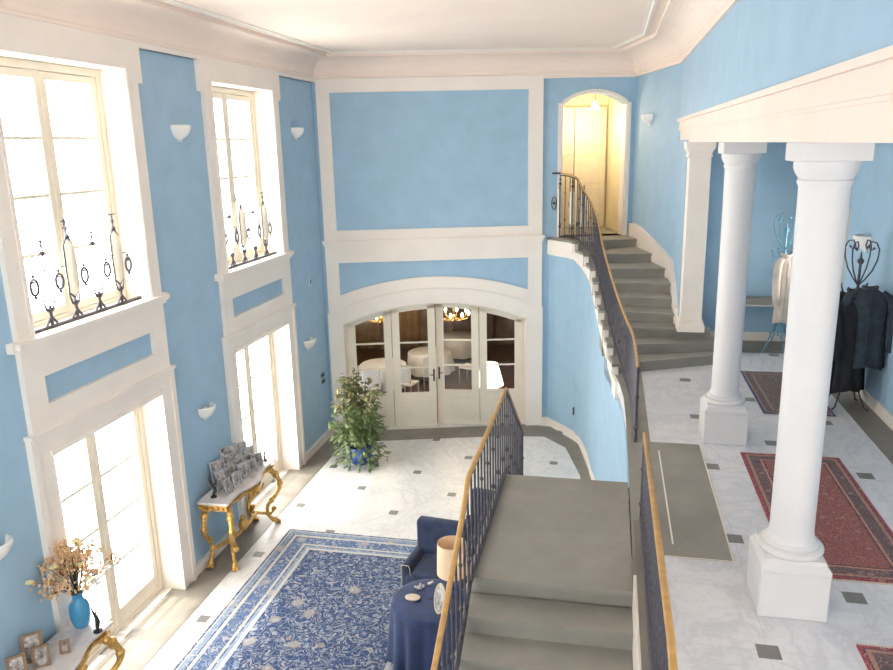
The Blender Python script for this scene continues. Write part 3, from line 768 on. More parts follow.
# ------------------------------------------------------------------ arched glazed doors in the end wall
bd = struct('door_5', 'cream four-leaf arched glazed double doors in the end wall')
b = MB(); yd = .12
b.box(.322, .37, yd-.03, yd+.05, 0, 2.44, MBk).box(4.106, 4.148, yd-.03, yd+.05, 0, 2.44, MBk)
Ain = arch(.322, 4.148, 2.35, 2.75, 24)
slab_under(b, lambda s: z_on(arch(.32, 4.15, 2.41, 2.82, 24), s)+.0, Ain, yd-.03, yd+.05, MBk)
b.build('frame', CREAM, bd)
edges = [.37, 1.304, 2.238, 3.172, 4.106]
def topz(s): return z_on(Ain, s)
for i in range(4):
    a, e = edges[i]+.006, edges[i+1]-.006
    hinge = (e, yd) if i == 2 else (a, yd)
    ang = -.16 if i == 2 else 0
    Mh = MBk @ T(hinge[0], hinge[1], 0, ang) @ T(-hinge[0], -hinge[1], 0)
    st_ = .16; b = MB(); zl = .80
    ss = [a+(e-a)*k/8 for k in range(9)]
    def band(x0, x1, zf, zg):
        q = [x0+(x1-x0)*k/6 for k in range(7)]; slab_under(b, lambda s: zg(s), [(s, zf(s)) for s in q], yd-.022, yd+.022, Mh)
    for x0, x1 in ((a, a+st_), (e-st_, e)): b.box(x0, x1, yd-.022, yd+.022, .01, min(topz(x0), topz(x1)), Mh)
    band(a, e, lambda s: topz(s)-.10, lambda s: topz(s)-.001)
    b.box(a+st_, e-st_, yd-.022, yd+.022, .01, .17, Mh).box(a+st_, e-st_, yd-.022, yd+.022, zl-.12, zl, Mh)
    b.box(a+st_, e-st_, yd-.012, yd+.012, .17, zl-.12, Mh)
    b.box(a+st_+.05, e-st_-.05, yd-.03, yd+.03, .22, zl-.17, Mh)
    leaf = b.build('leaf', CREAM, bd)
    b = MB(); zz = (1.36, 1.92)
    for z in zz: b.box(a+st_, e-st_, yd-.014, yd+.014, z-.016, z+.016, Mh)
    b.build('glazing_bar', CREAM, leaf)
    b = MB(); slab_under(b, lambda s: topz(s)-.10, [(a+st_+(e-a-2*st_)*k/4, zl) for k in range(5)], yd-.003, yd+.003, Mh)
    b.build('pane', GLASS, leaf)
    if i in (1, 2):
        xh = e-.05 if i == 1 else a+.05
        b = MB(); b.box(xh-.018, xh+.018, yd-.03, yd-.02, 1.05, 1.32, Mh)
        b.tube([Mh @ Vector((xh, yd-.03, 1.2)), Mh @ Vector((xh, yd-.07, 1.2)), Mh @ Vector((xh+(.09 if i == 2 else -.09), yd-.07, 1.2))], .010, 6)
        b.build('handle', BRONZE, leaf)
# room beyond the glazed doors
MB().box(-.9, 5.4, TH, 7.0, -.02, -.0, MBk).build('floor', WOODD, **ST)
MB().box(-1.1, 5.6, 6.9, 7.1, 0, 3.6, MBk).box(-1.1, -.9, TH, 7, 0, 3.6, MBk).box(5.3, 5.5, TH, 7, 0, 3.6, MBk).build('wall_beyond', TAN, **ST)
MB().box(-1.1, 5.6, TH, 7.1, 3.5, 3.6, MBk).build('ceiling', TAN, **ST)
# corridor behind the upper doorway
b = MB(); b.box(4.6, 4.78, TH, 1.9, 4.0, 7.3, MBk).box(6.28, 6.45, TH, 1.9, 4.0, 7.3, MBk).box(4.6, 6.45, 1.8, 1.95, 4.0, 7.3, MBk).box(4.6, 6.45, TH, 1.9, 7.2, 7.3, MBk)
b.build('wall_corridor', YELLOW, **ST)
MB().box(4.6, 6.45, 0, 1.9, 4.0, 4.1, MBk).build('floor', STONE, **ST)
dd = struct('door_6', 'cream panelled door leaf at the back of the arched upper doorway')
def panel_leaf(s0, s1, y, M, parent, name='leaf', mat=CREAM):
    b = MB(); b.box(s0, s1, y-.02, y+.02, 4.11, 6.75, M)
    for z0, z1 in ((4.3, 5.0), (5.1, 5.75), (5.9, 6.6)):
        b.box(s0+.10, s1-.10, y-.032, y-.019, z0, z0+.03, M).box(s0+.10, s1-.10, y-.032, y-.019, z1-.03, z1, M)
        b.box(s0+.10, s0+.13, y-.032, y-.019, z0, z1, M).box(s1-.13, s1-.10, y-.032, y-.019, z0, z1, M)
        b.box(s0+.17, s1-.17, y-.028, y-.019, z0+.07, z1-.07, M)
    return b.build(name, mat, parent)
CREAMY = plain('warm cream door paint', (.80, .72, .55), .5, var=.05)
lf = panel_leaf(5.52, 6.22, 1.72, MBk, dd, mat=CREAMY)
lf2 = panel_leaf(4.80, 5.50, 1.72, MBk, dd, mat=CREAMY)
Ml = MBk @ T(4.90, .40, 0, 1.25) @ T(-4.90, -.40, 0)
panel_leaf(4.90, 5.62, .40, Ml, dd, mat=CREAMY)
p = MBk @ Vector((5.74, .8, 6.78))
root = thing('pendant_lamp', 'small glowing cone lamp hanging inside the arched upper doorway', 'lamp', tuple(p))
MB().lathe([(.10, -.12), (.025, .04), (.02, .05)], 16).build('lamp_shade', BULB, root, smooth='auto')
MB().tube([(0, 0, .05), (0, 0, .42)], .006, 6).build('cord', BRONZE, root)

# ------------------------------------------------------------------ gilt console table
def console(loc, L, D, label, name='console_table', H=1.10):
    root = thing(name, label, 'table', loc)
    # top: serpentine slab, x from the wall, y along it
    def outline(g, n=10):
        P = [(0, -L/2-g)]
        P += [(D*.55*k/4, -L/2-g-.012*math.sin(k/4*PI)) for k in range(1, 4)]
        for k in range(n*2+1):
            t = -1+k/n; P.append((D*(.86+.14*math.cos(t*PI*1.0)*.6+.06*math.cos(t*2*PI))+g, t*(L/2+g)))
        P += [(D*.5, L/2+g), (0, L/2+g)]
        return P
    MB().prism(outline(.03), H-.035, H).bevel(.008, 2, .9).build('top', TOP, root)
    o = outline(-.03); b = MB().prism(o, H-.15, H-.035)
    b.build('apron', GOLD, root)
    b = MB(); rr = random.Random(3)
    front = [p_ for p_ in outline(-.015)]
    for i in range(len(front)-1):
        a = Vector((*front[i], 0)); c = Vector((*front[i+1], 0))
        for k in range(3):
            q = a.lerp(c, k/3); hgt = H-.10-.035*abs(math.sin(i*.9+k*.4)); r = .014+.010*rr.random()
            b.ball((q.x, q.y, hgt), r, 6, sz=1.4)
    for s in (-1, 1):
        cur = [(D*.97, s*(.03+t*.03), H-.17-.05*math.sin(t*.5)) for t in range(8)]; b.tube(cur, [.03-.002*t for t in range(8)], 6)
    b.ball((D*.98, 0, H-.17), .06, 8, sy=1.2, sz=1.1)
    b.build('carving', GOLD, root, smooth=True, kind='stuff')
    for sy_ in (-1, 1):
        for front_ in (1, 0):
            x0 = D*.82 if front_ else .07; y0 = sy_*(L/2-.08)
            ox = .08 if front_ else .02; pts_ = []; rad = []
            for k in range(17):
                t = k/16; z = H-.13-(H-.15)*t
                bow = math.sin(t*PI*1.0)*.10*(1 if t < .5 else .75)-.10*math.sin(t*2*PI)*-1*.55
                bow = .11*math.sin(min(1, t*1.6)*PI)-.07*math.sin(max(0, t-.45)/.55*PI)+.05*max(0, t-.85)/.15
                pts_.append((x0+ox*(bow/.11)*1.1-.02, y0+sy_*(bow*1.25-.03), z)); rad.append(.043-.022*t+.008*math.sin(t*14)**2+(.02 if t > .93 else 0))
            b = MB().tube(pts_, rad, 8)
            for k in (2, 5, 9, 14): b.ball(pts_[k], rad[k]*1.25, 8, sz=1.2)
            for k in range(3): b.ball((pts_[-1][0]+.03*math.cos(k*2.1), pts_[-1][1]+.03*math.sin(k*2.1), .03), .03, 8)
            b.build('leg', GOLD, root, smooth=True)
    # stretcher: four scrolls meeting in the middle
    b = MB()
    for sy_ in (-1, 1):
        for x0 in (D*.84, .08):
            b.tube([(x0, sy_*(L/2-.10), .30), (x0*.9+.02, sy_*(L/2-.22), .24), (D*.5, sy_*(L/2-.38), .33), (D*.45, sy_*.12, .26), (D*.45, 0, .30)], [.032, .026, .03, .025, .03], 8)
            b.ball((x0, sy_*(L/2-.14), .30), .045, 8)
    b.ball((D*.45, 0, .34), .08, 10, sz=1.3).ball((D*.45, 0, .46), .04, 8)
    b.build('stretcher', GOLD, root, smooth=True)
    return root
console((-5.69, 9.90, 0), 1.60, .54, 'gilt carved console table crowded with silver photo frames, between the windows')
console((-5.69, 5.66, 0), 1.50, .54, 'gilt carved console table at lower left corner, carrying the dried flowers', H=1.0)

fr_data = {}
def photo_frame(loc, rz, w_, h_, label, kind=0, mat=SILVER, lean=.22, group='silver photo frames on the gilt table'):
    root = thing('photo_frame', label, 'photo frame', loc, rz, group)
    Mx = Matrix.Rotation(-lean, 4, 'X')
    if kind == 2:       # oval
        b = MB(); b.tube([Mx @ Vector((w_/2*math.cos(a), 0, h_/2+h_/2*math.sin(a))) for a in [2*PI*k/20 for k in range(20)]], .012, 6, closed=True)
        b.build('frame', mat, root, smooth=True)
        rows = [[Mx @ Vector((w_/2*.97*math.cos(a)*q, y_, h_/2+h_/2*.97*math.sin(a)*q)) for a in [2*PI*k/20 for k in range(20)]] for q, y_ in ((.05, -.004), (1, -.004), (1, .006), (.05, .006))]
        MB().grid(rows, closed_u=True, caps=True).build('picture', PHOTO[0], root)
    else:
        t = .022+.006*kind; b = MB()
        b.box(-w_/2, -w_/2+t, -.01, .012, 0, h_).box(w_/2-t, w_/2, -.01, .012, 0, h_).box(-w_/2+t, w_/2-t, -.01, .012, 0, t).box(-w_/2+t, w_/2-t, -.01, .012, h_-t, h_)
        b.bevel(.004, 1).xf(Mx).build('frame', mat, root)
        MB().box(-w_/2+t, w_/2-t, -.002, .008, t, h_-t).xf(Mx).build('picture', PHOTO[kind % 3], root)
    s_ = math.sin(lean)*h_*.8; MB().tube([(0, s_+.004, h_*.7), (0, s_+.06, .005)], .007, 5).build('strut', BRONZE, root)
    return root
FR = [  # dx from wall, y, w, h, turn, kind, words
 (.34, 9.42, .15, .20, .5, 0, 'small upright silver photo frame at the near front of the gilt table'),
 (.36, 9.66, .16, .20, .2, 1, 'thick-bordered silver photo frame in the front row, near left'),
 (.36, 9.90, .19, .24, .1, 0, 'middle silver photo frame of the front row'),
 (.36, 10.14, .15, .19, -.1, 1, 'silver photo frame in the front row, right of the middle one'),
 (.34, 10.36, .17, .20, -.2, 0, 'silver photo frame at the far end of the front row'),
 (.21, 9.52, .20, .27, .3, 1, 'broad silver photo frame in the middle row, near end'),
 (.21, 9.80, .20, .27, .15, 0, 'silver photo frame in the middle row, second from the near end'),
 (.21, 10.08, .18, .28, 0, 2, 'oval silver photo frame in the middle row'),
 (.20, 10.36, .20, .28, -.1, 1, 'silver photo frame in the middle row, far end'),
 (.09, 9.66, .24, .34, .2, 0, 'large silver photo frame in the back row, near end, tilted'),
 (.09, 10.0, .25, .42, .05, 1, 'tallest silver photo frame, back row middle, above the others'),
 (.09, 10.34, .22, .34, -.1, 0, 'large silver photo frame in the back row, far end')]
for dx, y, w_, h_, tr, kd, lab in FR:
    photo_frame((-5.69+dx, y, 1.102), PI/2-.55+tr*.9, w_*1.15, h_*1.15, lab, kd)
def ornament(loc, rz, label, s=1.0):
    root = thing('bronze_ornament', label, 'ornament', loc, rz)
    MB().lathe([(.05, 0), (.05, .015), (.02, .03), (.015, .06)], 12).build('base', BRONZE, root, smooth='auto')
    MB().tube([(0, 0, .05), (.03, 0, .10), (.02, 0, .16), (-.02, 0, .22), (-.05, .01, .30), (-.03, .02, .36)], [.022, .028, .026, .018, .012, .004], 8).build('curved_body', BRONZE, root, smooth=True)
    MB().tube([(.0, 0, .18), (.05, .01, .23), (.07, .01, .29)], [.012, .009, .003], 6).build('crest', BRONZE, root, smooth=True)
    root.scale = (s, s, s)
ornament((-5.52, 9.26, 1.102), .4, 'dark bronze ornament on the near end of the photo-covered gilt table', .95)
ornament((-5.35, 10.62, 1.102), 2.6, 'dark bronze ornament on the far end of the photo-covered gilt table', .7)
ornament((-5.26, 6.24, 1.002), 1.9, 'dark horn-shaped bronze ornament on the corner of the lower left gilt table', .95)

# vase with dried flowers
FV = root = thing('flower_vase', 'turquoise vase of dried beige flowers standing at the lower left table', 'vase', (-5.50, 6.30, 1.002))
MB().lathe([(.055, 0), (.075, .02), (.095, .08), (.10, .14), (.09, .19), (.055, .225), (.048, .25), (.055, .275), (.058, .28)], 28).build('vase', VASE, root, smooth='auto')
b = MB(); bf = MB(); by = MB(); bw = MB(); rr = random.Random(11)
for k in range(120):
    a = rr.uniform(0, 2*PI); el = rr.uniform(.05, 1.05); L_ = rr.uniform(.24, .52)
    tip = Vector((max(-.18, math.cos(a)*math.sin(el)*L_*.9), math.sin(a)*math.sin(el)*L_*1.25, .27+math.cos(el)*L_*.8))
    b.tube([(0, 0, .24), tuple(Vector((0, 0, .27)).lerp(tip, .5)+Vector((0, 0, .03))), tuple(tip)], .0022, 3)
    tgt = bf if k % 8 else by
    if k % 11 == 3 and tip.y > .05: tgt = bw
    if tgt is bf:
        for j in range(9):
            q = tip+Vector((rr.gauss(0, .022), rr.gauss(0, .022), rr.gauss(0, .022))); bf.ball(tuple(q), rr.uniform(.006, .014), 5)
    else:
        for j in range(6):
            an = j*PI/3; tgt.ball((tip.x+.024*math.cos(an), tip.y+.024*math.sin(an), tip.z), .018, 6, sz=.5)
        tgt.ball(tuple(tip), .015, 6)
for j in range(5):
    q = Vector((.05+.02*j, .12+.03*(j % 3), .42-.03*j)); 
    for i in range(5): bw.ball((q.x+.022*math.cos(i*1.257), q.y+.022*math.sin(i*1.257), q.z), .017, 6, sz=.5)
b.build('stems', STEM, root); bf.build('dried_sprays', DRIED, root, kind='stuff'); by.build('yellow_flowers', PETAL, root, kind='stuff'); bw.build('white_flowers', PETALW, root, kind='stuff'); FV.scale = (1.08, 1.08, 1.45)
WOODF = plain('brown wood frame', (.28, .18, .11), .5, var=.3)
photo_frame((-5.44, 5.62, 1.002), PI/2-.9, .16, .22, 'brown photo frame on the lower left gilt table, nearest its front edge', 0, WOODF, group='frames on the lower left table')
photo_frame((-5.52, 5.40, 1.002), PI/2-.7, .18, .26, 'brown photo frame second from the viewer on the lower left gilt table', 1, WOODF, group='frames on the lower left table')
photo_frame((-5.36, 5.85, 1.002), PI/2-1.1, .10, .14, 'tiny brown photo frame next to the vase on the lower left gilt table', 0, WOODF, group='frames on the lower left table')
photo_frame((-5.58, 5.68, 1.002), PI/2-.8, .20, .30, 'tall brown photo frame against the wall on the lower left gilt table', 1, WOODF, group='frames on the lower left table')

# ------------------------------------------------------------------ rugs
def rug(x, y, z, hx, hy, mat, label, fringe=None, rz=0):
    root = thing('rug', label, 'rug', (x, y, z), rz)
    rows = []
    nx, ny = 12, 20
    for j in range(ny+1):
        rows.append([(-hx+2*hx*i/nx, -hy+2*hy*j/ny, .010+.0015*math.sin(i*1.3+j*.7)) for i in range(nx+1)])
    b = MB().grid(rows); b.box(-hx, hx, -hy, hy, .0, .0085); b.build('pile', mat, root)
    if fringe:
        b = MB(); n = int(hx*2/.02)
        for s in (-1, 1):
            for k in range(n):
                xx = -hx+.01+k*.02; y0 = s*hy; y1 = s*(hy+fringe); 
                b.box(xx-.005, xx+.004, min(y0, y1), max(y0, y1), .001, .004)
        b.build('fringe', PIPING, root, kind='stuff')
rug(-3.41, 8.15, .0, 1.52, 2.3, RUGB, 'large blue floral carpet with cream border on the lower marble floor')
rug(1.98, 7.05, GZ, .50, 1.24, RUGR, 'red patterned rug on the gallery floor behind the nearest column', .03)
rug(2.38, 10.56, GZ+.004, .42, .92, RUGG, 'dark brown rug with blue edge near the coat racks', .03)
rug(2.22, 3.72, GZ+.0, .50, 1.24, RUGR, 'red patterned rug only just in view at the lower right corner', .03)

# ------------------------------------------------------------------ potted plant
root = thing('potted_plant', 'tall leafy houseplant in blue pot before the arched doors', 'plant', (-4.64, 13.22, 0))
MB().lathe([(.15, 0), (.19, .04), (.235, .18), (.25, .32), (.235, .36), (.25, .38), (.225, .38), (.21, .33)], 28).build('pot', POT, root, smooth='auto')
b = MB(); l1 = MB(); l2 = MB(); rr = random.Random(5)
def leaf(bb, p, d, L_, W_):
    d = d.normalized(); side = d.cross(Vector((0, 0, 1)))
    side = side.normalized() if side.length > .1 else Vector((1, 0, 0)); up = side.cross(d)
    c = [p, p+d*L_*.35+side*W_*.5-up*.004, p+d*L_*.7+side*W_*.38-up*L_*.08, p+d*L_-up*L_*.22, p+d*L_*.7-side*W_*.38-up*L_*.08, p+d*L_*.35-side*W_*.5-up*.004, p+d*L_*.45+up*.012]
    v = [bb.b.verts.new(q) for q in c]
    for i in range(6): bb.b.faces.new((v[6], v[i], v[(i+1) % 6]))
for k in range(26):
    a = rr.uniform(0, 2*PI); top = rr.uniform(.7, 1.75); sp_ = rr.uniform(.25, .58)
    if k < 4: top = 1.75; sp_ = .2
    P = [Vector((.05*math.cos(a), .05*math.sin(a), .34))]
    for t in (.35, .7, 1.0): P.append(Vector((sp_*math.cos(a)*t+rr.gauss(0, .03), sp_*math.sin(a)*t+rr.gauss(0, .03), .34+(top-.34)*t**.8)))
    b.tube(P, [.012, .009, .007, .003], 5)
    for j in range(44):
        t = rr.uniform(.12, 1.0); i = min(2, int(t*3)); q = P[i].lerp(P[i+1], t*3-i)+Vector((rr.gauss(0, .05), rr.gauss(0, .05), rr.gauss(0, .05)))
        d = Vector((rr.gauss(math.cos(a)*.5, .6), rr.gauss(math.sin(a)*.5, .6), rr.uniform(-.5, .5)))
        leaf(l2 if (q.z > 1.2 and rr.random() < .6) else l1, q, d, rr.uniform(.10, .18), rr.uniform(.055, .10))
for k in range(320):      # low hanging leaves in front of the pot
    a = rr.uniform(0, 2*PI); r = rr.uniform(.22, .50); z = rr.uniform(.04, .7)
    leaf(l1, Vector((r*math.cos(a), r*math.sin(a), z)), Vector((math.cos(a), math.sin(a), rr.uniform(-.9, .3))), rr.uniform(.08, .15), rr.uniform(.05, .09))
b.build('stems', STEM, root); l1.build('leaves', LEAF, root); l2.build('dry_leaves', LEAF2, root)

# ------------------------------------------------------------------ armchairs
def armchair(loc, rz, label):
    root = thing('armchair', label, 'armchair', loc, rz)      # faces local -y
    MB().box(-.33, .33, -.36, .30, .24, .46).bevel(.05, 3).build('seat', NAVY, root, smooth=True)
    MB().box(-.25, .25, -.40, .22, .42, .52).bevel(.045, 3).build('seat_cushion', NAVY, root, smooth=True)
    MB().box(-.37, .37, .20, .38, .22, 1.0).bevel(.055, 4).build('backrest', NAVY, root, smooth=True)
    for sx in (-1, 1):
        MB().box(*sorted((sx*.27, sx*.40)), -.30, .26, .20, .60).bevel(.05, 4).build('arm', NAVY, root, smooth=True)
        MB().tube([(sx*.272, -.30, .24), (sx*.272, -.30, .54), (sx*.29, -.305, .59), (sx*.38, -.305, .59), (sx*.398, -.30, .54), (sx*.398, -.30, .24)], .005, 6).build('piping', PIPING, root, smooth=True)
    for x in (-.3, .3):
        for y in (-.32, .26):
            MB().tube([(x, y, .24), (x*1.02, y*1.02, 0)], [.026, .016], 8).build('leg', WOODD, root)
armchair((-2.15, 9.0, 0.012), -.12, 'navy tub armchair directly behind the cloth-covered round table')
armchair((-1.62, 9.98, 0.012), -.25, 'navy tub armchair seen through the iron railing balusters')
armchair((-2.32, 6.15, 0.012), PI, 'navy armchair with only its back edge showing at the bottom of the view')

# ------------------------------------------------------------------ round table with cloth
tx, ty = -1.96, 7.80
root = thing('round_table', 'round side table hidden under a navy cloth, beside the railing', 'table', (tx, ty, .012))
MB().lathe([(.43, .715), (.44, .725), (.44, .735), (.43, .74)], 40).build('tabletop', WOODD, root)
MB().lathe([(.2, 0), (.2, .03), (.05, .08), (.04, .66), (.12, .715)], 20).build('pedestal', WOODD, root, smooth='auto')
root = thing('tablecloth', 'long navy cloth draped over the round side table to the floor', 'tablecloth', (tx, ty, .012))
rows = []
for k, (r, z) in enumerate(((.02, .752), (.25, .753), (.42, .752), (.455, .742), (.465, .70), (.47, .55), (.485, .3), (.50, .1), (.51, .01))):
    rows.append([((r+(0 if k < 4 else (k-3)*.008*math.sin(13*a)+(k-3)*.005*math.sin(7*a+1)))*math.cos(a), (r+(0 if k < 4 else (k-3)*.008*math.sin(13*a)))*math.sin(a), z) for a in [2*PI*j/104 for j in range(104)]])
MB().grid(rows, closed_u=True).build('cloth', NAVYCLOTH, root, smooth=True)
zt_ = .012+.754
root = thing('table_lamp', 'table lamp with pale cylindrical shade behind the golden handrail', 'lamp', (-1.72, 7.99, zt_))
MB().lathe([(.07, 0), (.07, .02), (.03, .04), (.045, .12), (.05, .17), (.03, .24), (.015, .27), (.012, .42)], 24).build('base', POT, root, smooth='auto')
b = MB(); rows = [[(r*math.cos(a), r*math.sin(a), z) for a in [2*PI*j/36 for j in range(36)]] for r, z in ((.185, .26), (.172, .66), (.168, .66), (.181, .26))]
b.grid(rows, closed_u=True, closed_v=True).build('lamp_shade', SHADE, root, smooth='auto')
b = MB().tube([(0, 0, .42), (0, 0, .5)], .018, 8)
for k in range(3): a = 2*PI*k/3; b.tube([(0, 0, .57), (.169*math.cos(a), .169*math.sin(a), .62)], .003, 4)
b.build('fitting', GOLD, root)
photo_frame((-1.82, 7.56, zt_), -1.0, .27, .34, 'oval cream-rimmed frame standing on the navy tablecloth', 2, PIPING, group='frame on the round table')
root = thing('trinket_dish', 'small round ivory dish on the navy tablecloth', 'dish', (-2.16, 7.76, zt_))
MB().lathe([(.05, 0), (.075, .012), (.085, .03), (.08, .035), (.03, .038)], 24, sx=1.1, sy=.8).build('dish', plain('ivory', (.62, .52, .42), .4), root, smooth='auto')
root = thing('silver_trinket', 'small silver figurine behind the ivory dish on the navy cloth', 'ornament', (-2.13, 7.96, zt_))
b = MB().ball((0, 0, .03), .03, 8, sx=1.4).ball((.05, .02, .05), .022, 8).ball((-.04, -.02, .05), .016, 8).tube([(0, 0, .03), (.02, .01, .09)], .01, 6); b.build('figurine', SILVER, root, smooth=True)
root = thing('silver_trinket', 'small silver trinket farthest back on the navy cloth', 'ornament', (-2.02, 8.08, zt_))
b = MB().ball((0, 0, .025), .025, 8, sx=1.3).ball((.03, .0, .05), .02, 8); b.build('figurine', SILVER, root, smooth=True)

# ------------------------------------------------------------------ coat racks and coats
def coat_rack(loc, rz, mat, label, H):
    root = thing('coat_rack', label, 'coat rack', loc, rz)
    MB().tube([(0, 0, .28), (0, 0, H-.25)], .016, 8).ball((0, 0, H-.26), .04, 8).ball((0, 0, .9), .03, 8).ball((0, 0, H-.62), .035, 8).tube([(0, 0, H-.25), (0, 0, H-.14)], [.02, .005], 8).build('pole', mat, root, smooth='auto')
    for k in range(4):
        a = k*PI/2+.3
        def P(r, z): return (r*math.cos(a), r*math.sin(a), z)
        b = MB().tube([P(.01, H-.55), P(.07, H-.48), P(.15, H-.36), P(.20, H-.22), P(.21, H-.10), P(.17, H-.02), P(.11, H-.01), P(.08, H-.07), P(.11, H-.12), P(.145, H-.09)], .009, 6)
        b.ball(P(.145, H-.09), .015, 6); b.build('scroll_hook', mat, root, smooth=True)
        b = MB().tube([P(.01, H-.66), P(.10, H-.70), P(.18, H-.66), P(.21, H-.58)], .009, 6).ball(P(.21, H-.57), .016, 6); b.build('coat_hook', mat, root, smooth=True)
        b = MB().tube([P(.01, .55), P(.08, .42), P(.16, .20), P(.24, .03), P(.30, .012)], .011, 6)
        b.tube([P(.06, .30), P(.12, .26), P(.14, .34), P(.08, .37)], .007, 5); b.build('leg', mat, root, smooth=True)
    return root
rk1 = (2.68, 12.62, GZ+.004); rk2 = (3.02, 10.10, GZ+.004)
coat_rack(rk1, 0, BLUEIRON, 'pale blue iron coat rack near the gallery end wall, holding a cream coat', 2.22)
coat_rack(rk2, .5, IRON, 'dark iron coat rack beside the nearest column, loaded with dark coats', 2.12)
def coat(loc, rz, w_, d_, L_, mat, label, sleeves=True, group=None, seed=1, name='coat', drop=0):
    """hanging coat: origin at the collar; local x is the width"""
    root = thing(name, label, 'coat', loc, rz, group); rr = random.Random(seed); rows = []
    n = 40; ph = rr.uniform(0, 6)
    for k in range(15):
        t = k/14; z = -L_*t
        wd = w_*(.25+.67*min(1, t/.12)**.6) if t < .12 else w_*(.92-.06*math.sin((t-.12)*PI)+.10*t)
        dp = d_*(.4+.6*min(1, t/.15)); row = []
        for j in range(n):
            a = 2*PI*j/n; f = 1+t*.16*math.sin(a*6+ph)+t*.07*math.sin(a*11+ph*2)
            row.append((wd/2*math.cos(a)*f, dp/2*math.sin(a)*f, z+.02*t*math.sin(a*3+ph)))
        rows.append(row)
    MB().grid(rows, closed_u=True, caps=True).build('body', mat, root, smooth=True)
    MB().tube([(.055*math.cos(a)*1.3, .05*math.sin(a), .0+.012*math.cos(2*a)) for a in [2*PI*k/16 for k in range(16)]], .022, 6, closed=True, flat=1.2).build('collar', mat, root, smooth=True)
    if sleeves:
        for s in (-1, 1):
            MB().tube([(s*w_*.30, 0, -.05), (s*w_*.50, -.02, -.13), (s*(w_*.60), -.05, -.36), (s*(w_*.61), -.08, -.58), (s*(w_*.58), -.09, -.76)], [.05, .068, .066, .06, .05], 12, flat=.8).build('sleeve', mat, root, smooth=True)
    MB().tube([(0, -d_*.5-.004, -.1), (.01, -d_*.53-.004, -L_*.5), (0, -d_*.56-.006, -L_*.95)], .008, 5).build('front_seam', mat, root, smooth=True)
coat((rk1[0]-.0, rk1[1]-.17, GZ+1.60), .2, .26, .14, 1.05, WHITEC, 'long cream coat hanging from the pale blue rack', seed=4)
coat((rk2[0]+.06, rk2[1]-.26, GZ+1.58), -.15, .46, .24, .98, DARKC, 'charcoal blue jacket on the front right of the dark coat rack', seed=2)
coat((rk2[0]-.22, rk2[1]-.10, GZ+1.46), 1.1, .46, .24, 1.22, BLACKC, 'long black coat on the left of the dark coat rack', seed=3)
coat((rk2[0]+.03, rk2[1]+.22, GZ+1.46), .2, .48, .22, 1.3, BLACKC, 'black overcoat at the back of the dark coat rack', sleeves=False, seed=6)
coat((rk2[0]-.08, rk2[1]-.24, GZ+1.44), .5, .40, .2, 1.15, BLACKC, 'black coat between charcoal jacket and long black coat', sleeves=False, seed=8)
# shelf on the gallery end wall
root = thing('wall_shelf', 'grey shelf along the gallery end wall behind the cream coat', 'shelf', (2.68, 13.39, 3.33))
MB().box(-.58, .58, -.26, 0, 0, .10).bevel(.008, 1).build('board', STONE, root); MB().box(-.55, .55, -.24, 0, -.03, 0).build('support', WHITE, root)
for s in (-.45, .45): MB().tube([(s, -.2, -.03), (s, -.12, -.08), (s, -.015, -.25)], .014, 6).build('bracket', WHITE, root)

# ------------------------------------------------------------------ dining room beyond
def dining_table(s, n, label):
    p = MBk @ Vector((s, n, 0)); root = thing('dining_table', label, 'table', tuple(p), group='dining tables beyond the glass doors')
    rows = [[((r+e*math.sin(9*a))*math.cos(a), (r+e*math.sin(9*a))*math.sin(a), z) for a in [2*PI*j/54 for j in range(54)]] for r, z, e in ((.02, .76, 0), (.55, .76, 0), (.58, .74, 0), (.60, .5, .02), (.63, .25, .035))]
    MB().grid(rows, closed_u=True).build('table_linen', LINEN, root, smooth=True)
    MB().lathe([(.3, 0), (.3, .03), (.05, .07), (.05, .7), (.3, .74)], 16).build('pedestal', WOODD, root)
    MB().lathe([(.03, .762), (.035, .80), (.012, .83), (.012, .86), (.04, .93), (.038, .95)], 12).build('glass_goblet', SCONCE, root) if False else None
dining_table(1.0, 2.6, 'white-clothed round table seen through the leftmost door leaf')
dining_table(2.2, 3.6, 'white-clothed round table seen through the middle door leaves')
dining_table(3.1, 5.2, 'white-clothed round table farthest back in the room beyond')
def dining_chair(s, n, rz, label):
    p = MBk @ Vector((s, n, 0)); root = thing('dining_chair', label, 'chair', tuple(p), TB+rz, group='chairs beyond the glass doors')
    MB().box(-.21, .21, -.21, .21, .42, .47).bevel(.015).build('seat', LINEN, root)
    MB().box(-.20, .20, .18, .215, .50, .95).bevel(.015).build('backrest', LINEN, root)
    for x in (-.19, .19):
        for y in (-.19, .19): MB().tube([(x, y, .42), (x, y, 0)], .016, 6).build('leg', SILVER, root)
for s, n, rz, lab in ((.75, 1.75, PI, 'pale dining chair behind the left leaf, in front of the nearest table'), (1.6, 1.95, PI-.5, 'pale dining chair behind the second door leaf, close to the glass'), (2.2, 2.6, PI, 'pale dining chair in front of the middle table'), (3.2, 3.15, -2.2, 'pale dining chair right of the middle table'), (.3, 3.3, .9, 'pale dining chair left of and behind the nearest table')):
    dining_chair(s, n, rz, lab)
p = MBk @ Vector((3.50, 1.1, 0))
root = thing('side_table', 'small dark table behind the rightmost door leaf, carrying a lamp', 'table', tuple(p))
MB().lathe([(.2, 0), (.2, .03), (.04, .06), (.04, .44), (.24, .47), (.24, .50)], 24).build('pedestal', WOODD, root, smooth='auto')
root = thing('table_lamp', 'lamp with broad glowing white shade behind the rightmost door leaf', 'lamp', (p.x, p.y, .501))
MB().lathe([(.07, 0), (.07, .02), (.02, .04), (.02, .2)], 16).build('base', GOLD, root)
rows = [[(r*math.cos(a), r*math.sin(a), z) for a in [2*PI*j/30 for j in range(30)]] for r, z in ((.32, .10), (.19, .60), (.185, .60), (.315, .10))]
